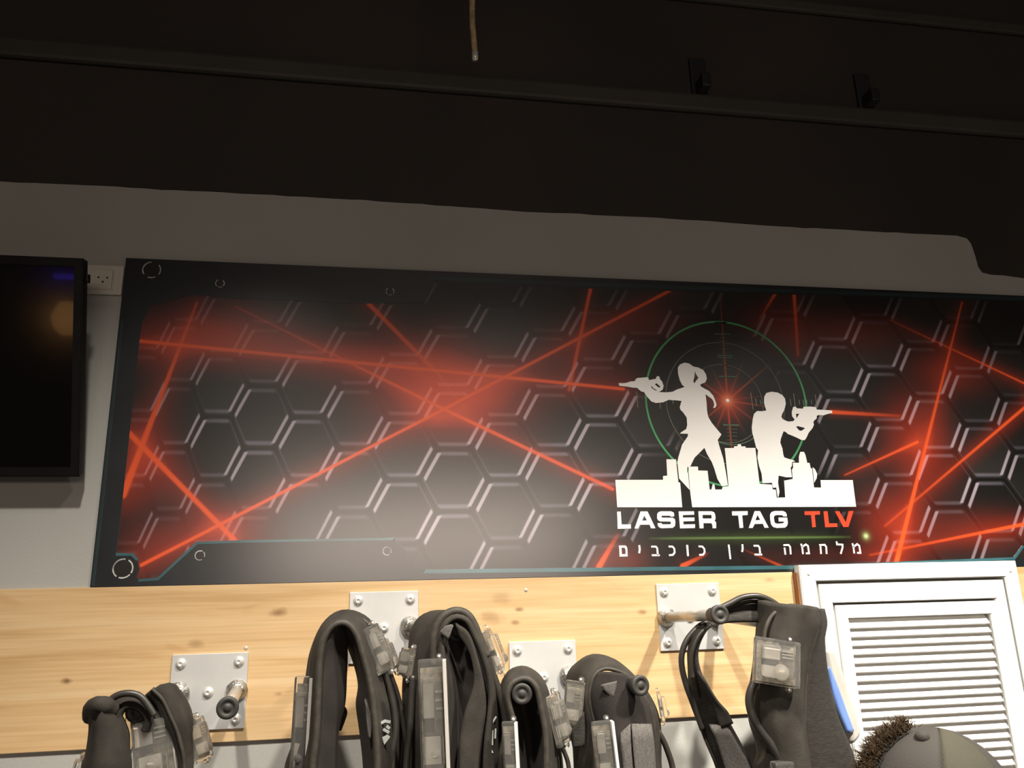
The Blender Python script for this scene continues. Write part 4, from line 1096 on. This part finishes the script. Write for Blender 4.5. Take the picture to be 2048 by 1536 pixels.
# ================================================================== person at the lower right
HC = W(1876, 1634, -0.55)                               # centre of the skull
ps = thing('person', 'person at lower right in a taupe cap, brown hair sticking out', 'person', (HC.x, HC.y, 0.0))
def skin_body(name, verts, edges, rad, m, parent, sub=2):
    me = bpy.data.meshes.new(name)
    me.from_pydata([tuple(v) for v in verts], edges, [])
    o = link(name, me, parent)
    md_ = o.modifiers.new('skin', 'SKIN'); md_.use_smooth_shade = True
    for i, r in enumerate(rad):
        sv = me.skin_vertices[0].data[i]; sv.radius = (r, r) if not isinstance(r, tuple) else r
        sv.use_root = (i == 0)
    s_ = o.modifiers.new('sub', 'SUBSURF'); s_.levels = sub; s_.render_levels = sub
    me.materials.append(MT[m])
    return o
hx, hy, hz = HC
S = hz/1.33
def P(dx, dy, z): return (hx+dx, hy+dy, z)
nz_ = hz-0.13
vb = [P(0, 0, nz_-0.46), P(0, 0, nz_-0.30), P(0, 0, nz_-0.14), P(0, 0, nz_-0.03), P(0, 0.005, nz_+0.06),
      P(0, -.12, nz_-0.07), P(0, -.17, nz_-0.30), P(.05, -.17, nz_-0.50), P(0, .12, nz_-0.07), P(0, .17, nz_-0.30), P(.05, .17, nz_-0.50),
      P(0, -.07, nz_-0.54), P(.01, -.08, nz_-0.82), P(-.01, -.08, 0.06), P(0, .07, nz_-0.54), P(.01, .08, nz_-0.82), P(-.01, .08, 0.06), P(.10, -.085, 0.03), P(.10, .085, 0.03)]
eb = [(0, 1), (1, 2), (2, 3), (3, 4), (2, 5), (5, 6), (6, 7), (2, 8), (8, 9), (9, 10), (0, 11), (11, 12), (12, 13), (0, 14), (14, 15), (15, 16), (13, 17), (16, 18)]
rb = [.095, .09, .10, .055, .045, .05, .038, .026, .05, .038, .026, .07, .045, .032, .07, .045, .032, .022, .022]
# hands: palm and five fingers each, off the wrists
for s, wv in ((-1, 7), (1, 10)):
    w0 = Vector(vb[wv])
    pi_ = len(vb); vb.append(tuple(w0+Vector((.02, 0, -.05)))); rb.append(.020); eb.append((wv, pi_))
    for k, (dx, ln) in enumerate(((-.024, .050), (-.008, .058), (.008, .055), (.022, .044))):
        a = len(vb); vb.append(tuple(w0+Vector((.02+dx, 0, -.085)))); rb.append(.0075); eb.append((pi_, a))
        vb.append(tuple(w0+Vector((.02+dx, -.006*s, -.085-ln*.5)))); rb.append(.0070); eb.append((a, a+1))
        vb.append(tuple(w0+Vector((.02+dx, -.016*s, -.085-ln)))); rb.append(.006); eb.append((a+1, a+2))
    a = len(vb); vb.append(tuple(w0+Vector((.055, -.008*s, -.06)))); rb.append(.009); eb.append((pi_, a))
    vb.append(tuple(w0+Vector((.065, -.014*s, -.09)))); rb.append(.007); eb.append((a, a+1))
skin_body('body', vb, eb, rb, 'skin', ps)
# clothes: shirt and trousers follow the body
sv_ = [vb[i] for i in (0, 1, 2, 5, 6, 8, 9)]
skin_body('shirt', [sv_[0], sv_[1], sv_[2], P(0, 0, nz_-0.05), sv_[3], tuple(Vector(sv_[3]).lerp(Vector(sv_[4]), .75)), sv_[5], tuple(Vector(sv_[5]).lerp(Vector(sv_[6]), .75))], [(0, 1), (1, 2), (2, 3), (2, 4), (4, 5), (2, 6), (6, 7)], [.112, .108, .118, .062, .068, .056, .068, .056], 'shirt', ps)
skin_body('trousers', [P(0, 0, nz_-0.46), vb[11], vb[12], P(-.01, -.08, 0.10), vb[14], vb[15], P(-.01, .08, 0.10)], [(0, 1), (1, 2), (2, 3), (0, 4), (4, 5), (5, 6)], [.108, .085, .062, .055, .085, .062, .055], 'trouser', ps)
# head: looks towards +x, tilted a little
bm = bmesh.new()
bmesh.ops.create_uvsphere(bm, u_segments=36, v_segments=24, radius=1)
for v_ in bm.verts:
    x, y, z = v_.co
    sx = 0.094; sy = 0.074; szz = 0.108
    px_, py_, pz_ = x*sx, y*sy, z*szz
    if z < 0:                                            # jaw narrows, chin forward
        k = -z
        py_ *= 1-0.28*k; px_ = px_*(1-0.20*k)+0.022*k
    if x > 0.75 and abs(y) < 0.22 and -0.35 < z < 0.05: px_ += 0.018*(1-abs(y)/0.22)*(1-abs(z+0.18)/0.25 if abs(z+0.18) < .25 else 0)   # nose
    if x > 0.6 and 0.02 < z < 0.18 and 0.18 < abs(y) < 0.55: px_ -= 0.006     # eye sockets
    v_.co = (px_, py_, pz_)
bmesh.ops.transform(bm, matrix=Matrix.Translation(HC), verts=bm.verts)
hd = obj('head', bm, 'skin', ps, smooth=True)
for s in (-1, 1):
    bm = bmesh.new(); bmesh.ops.create_uvsphere(bm, u_segments=14, v_segments=10, radius=0.0125, matrix=Matrix.Translation(HC+Vector((0.077, s*0.030, 0.006))))
    e = obj('eye', bm, 'eye', hd, smooth=True)
    bm = bmesh.new(); bmesh.ops.create_uvsphere(bm, u_segments=14, v_segments=10, radius=1, matrix=Matrix.Translation(HC+Vector((-0.005, s*0.076, -0.01))) @ Matrix.Diagonal((0.018, 0.008, 0.030, 1)))
    obj('ear', bm, 'skin', hd, smooth=True)
bm = bmesh.new(); bmesh.ops.create_uvsphere(bm, u_segments=14, v_segments=8, radius=1, matrix=Matrix.Translation(HC+Vector((0.078, 0, -0.060))) @ Matrix.Diagonal((0.010, 0.022, 0.006, 1)))
obj('mouth', bm, 'lip', hd, smooth=True)
# cap: six gored panels, brim and button
CC = HC+Vector((0.006, 0, 0.012))
crown = [(1880, 1468)]
def cap_r(az, el):
    e = Vector((math.cos(az)*math.cos(el)*0.106, math.sin(az)*math.cos(el)*0.094, math.sin(el)*0.106))
    lean = Matrix.Rotation(math.radians(-9), 3, 'Y')
    return CC+lean.inverted() @ e
for k in range(6):
    bm = bmesh.new(); g_ = []
    for i in range(13):
        row = []
        for j in range(9):
            az = math.radians(60*k+60*i/12); el = math.radians(2+88*j/8)
            q = cap_r(az, el)
            seam = 1-0.018*math.exp(-(min(i, 12-i)/1.2)**2)
            row.append(bm.verts.new(CC+(q-CC)*seam))
        g_.append(row)
    for i in range(12):
        for j in range(8):
            try: bm.faces.new((g_[i][j], g_[i+1][j], g_[i+1][j+1], g_[i][j+1]))
            except ValueError: pass
    if k in (4,): mm_ = 'capolive'
    else: mm_ = 'cap'
    o = obj('cap_panel', bm, mm_, ps, smooth=True)
    sd = o.modifiers.new('solid', 'SOLIDIFY'); sd.thickness = 0.003
bm = bmesh.new(); rows = []
for i in range(17):
    az = math.radians(-58+116*i/16); row = []
    for j in range(5):
        q = cap_r(az, math.radians(4)); ext = 0.068*math.cos(math.radians((-58+116*i/16)*1.5))*j/4
        row.append(bm.verts.new(q+Vector((ext, 0, -0.02*(j/4)**2))))
    rows.append(row)
for i in range(16):
    for j in range(4): bm.faces.new((rows[i][j], rows[i+1][j], rows[i+1][j+1], rows[i][j+1]))
o = obj('cap_brim', bm, 'cap', ps, smooth=True)
o.modifiers.new('solid', 'SOLIDIFY').thickness = 0.004
bt_c = W(1844, 1474, -0.575)
obj('cap_button', lathe(bmesh.new(), [(0.0095, -0.006), (0.0105, -0.002), (0.0098, 0.003), (0.006, 0.007), (0, 0.0080)], bt_c, (-0.1, 0, 1), 16), 'cap', ps, smooth=True)
# hair: curly locks out of the left side of the cap
rnd = random.Random(11)
bm = bmesh.new()                                         # matted mass of hair under the loose locks
bmesh.ops.create_uvsphere(bm, u_segments=40, v_segments=28, radius=1)
for v_ in list(bm.verts):
    az = math.atan2(v_.co.y, v_.co.x); el = math.asin(max(-1, min(1, v_.co.z)))
    q = cap_r(az, el)
    back = max(0.0, math.cos(az-math.radians(140)))**3
    k = 0.80+0.25*min(1, back*1.3)*(1 if el < 1.0 else 0.5)+rnd.uniform(-.02, .02)
    v_.co = CC+(q-CC)*k
obj('hair_mass', bm, 'hair', ps, smooth=False)
bm = bmesh.new()
for i in range(2600):
    az = math.radians(min(182, max(98, rnd.gauss(143, 22)))); el = math.radians(rnd.uniform(-25, 66))
    q = cap_r(az, el)
    out = (q-CC).normalized()
    P0 = q+out*0.002
    side = Vector((rnd.uniform(-1, 1), rnd.uniform(-1, 1), rnd.uniform(-1, 1)))
    ln = rnd.uniform(0.006, 0.017)
    P1 = P0+out*ln*0.6+side*0.005
    P2 = P1+out*ln*0.35+Vector((rnd.uniform(-1, 1), rnd.uniform(-1, 1), rnd.uniform(-.7, .9)))*0.009
    tube(bm, [P0, P1, P2], rnd.uniform(0.0005, 0.0011), n=7, seg=4, taper=lambda t: 1-0.75*t)
hr = obj('hair', bm, 'hair', ps, smooth=True)
hr['kind'] = 'stuff'

# ================================================================== what the black screen mirrors, on the wall behind the camera

lt = thing('wall_lamp', 'orange glowing lamp mirrored in the black television screen', 'lamp', (-2.47, YF, 0.95))
obj('bracket', B(-2.50, -2.44, YF, YF+0.03, 0.86, 1.12, bev=0.004), 'lampblack', lt)
bm = lathe(bmesh.new(), [(0.05, -0.12), (0.10, -0.06), (0.115, 0.03), (0.06, 0.14), (0.0, 0.15)], (-2.47, YF+0.15, 0.98), (0.1, 0, 1), 20)
obj('shade', bm, 'warmled', lt, smooth=True)
bl = thing('led_tube', 'blue light tube mirrored at the top of the television screen', 'lamp', (-2.51, YF, 1.30))
obj('tube', cyl(bmesh.new(), (-2.57, YF+0.05, 1.315), (-2.42, YF+0.05, 1.315), 0.022), 'blueled', bl)
obj('clip', B(-2.51, -2.48, YF, YF+0.035, 1.29, 1.34, bev=0.003), 'lampblack', bl)
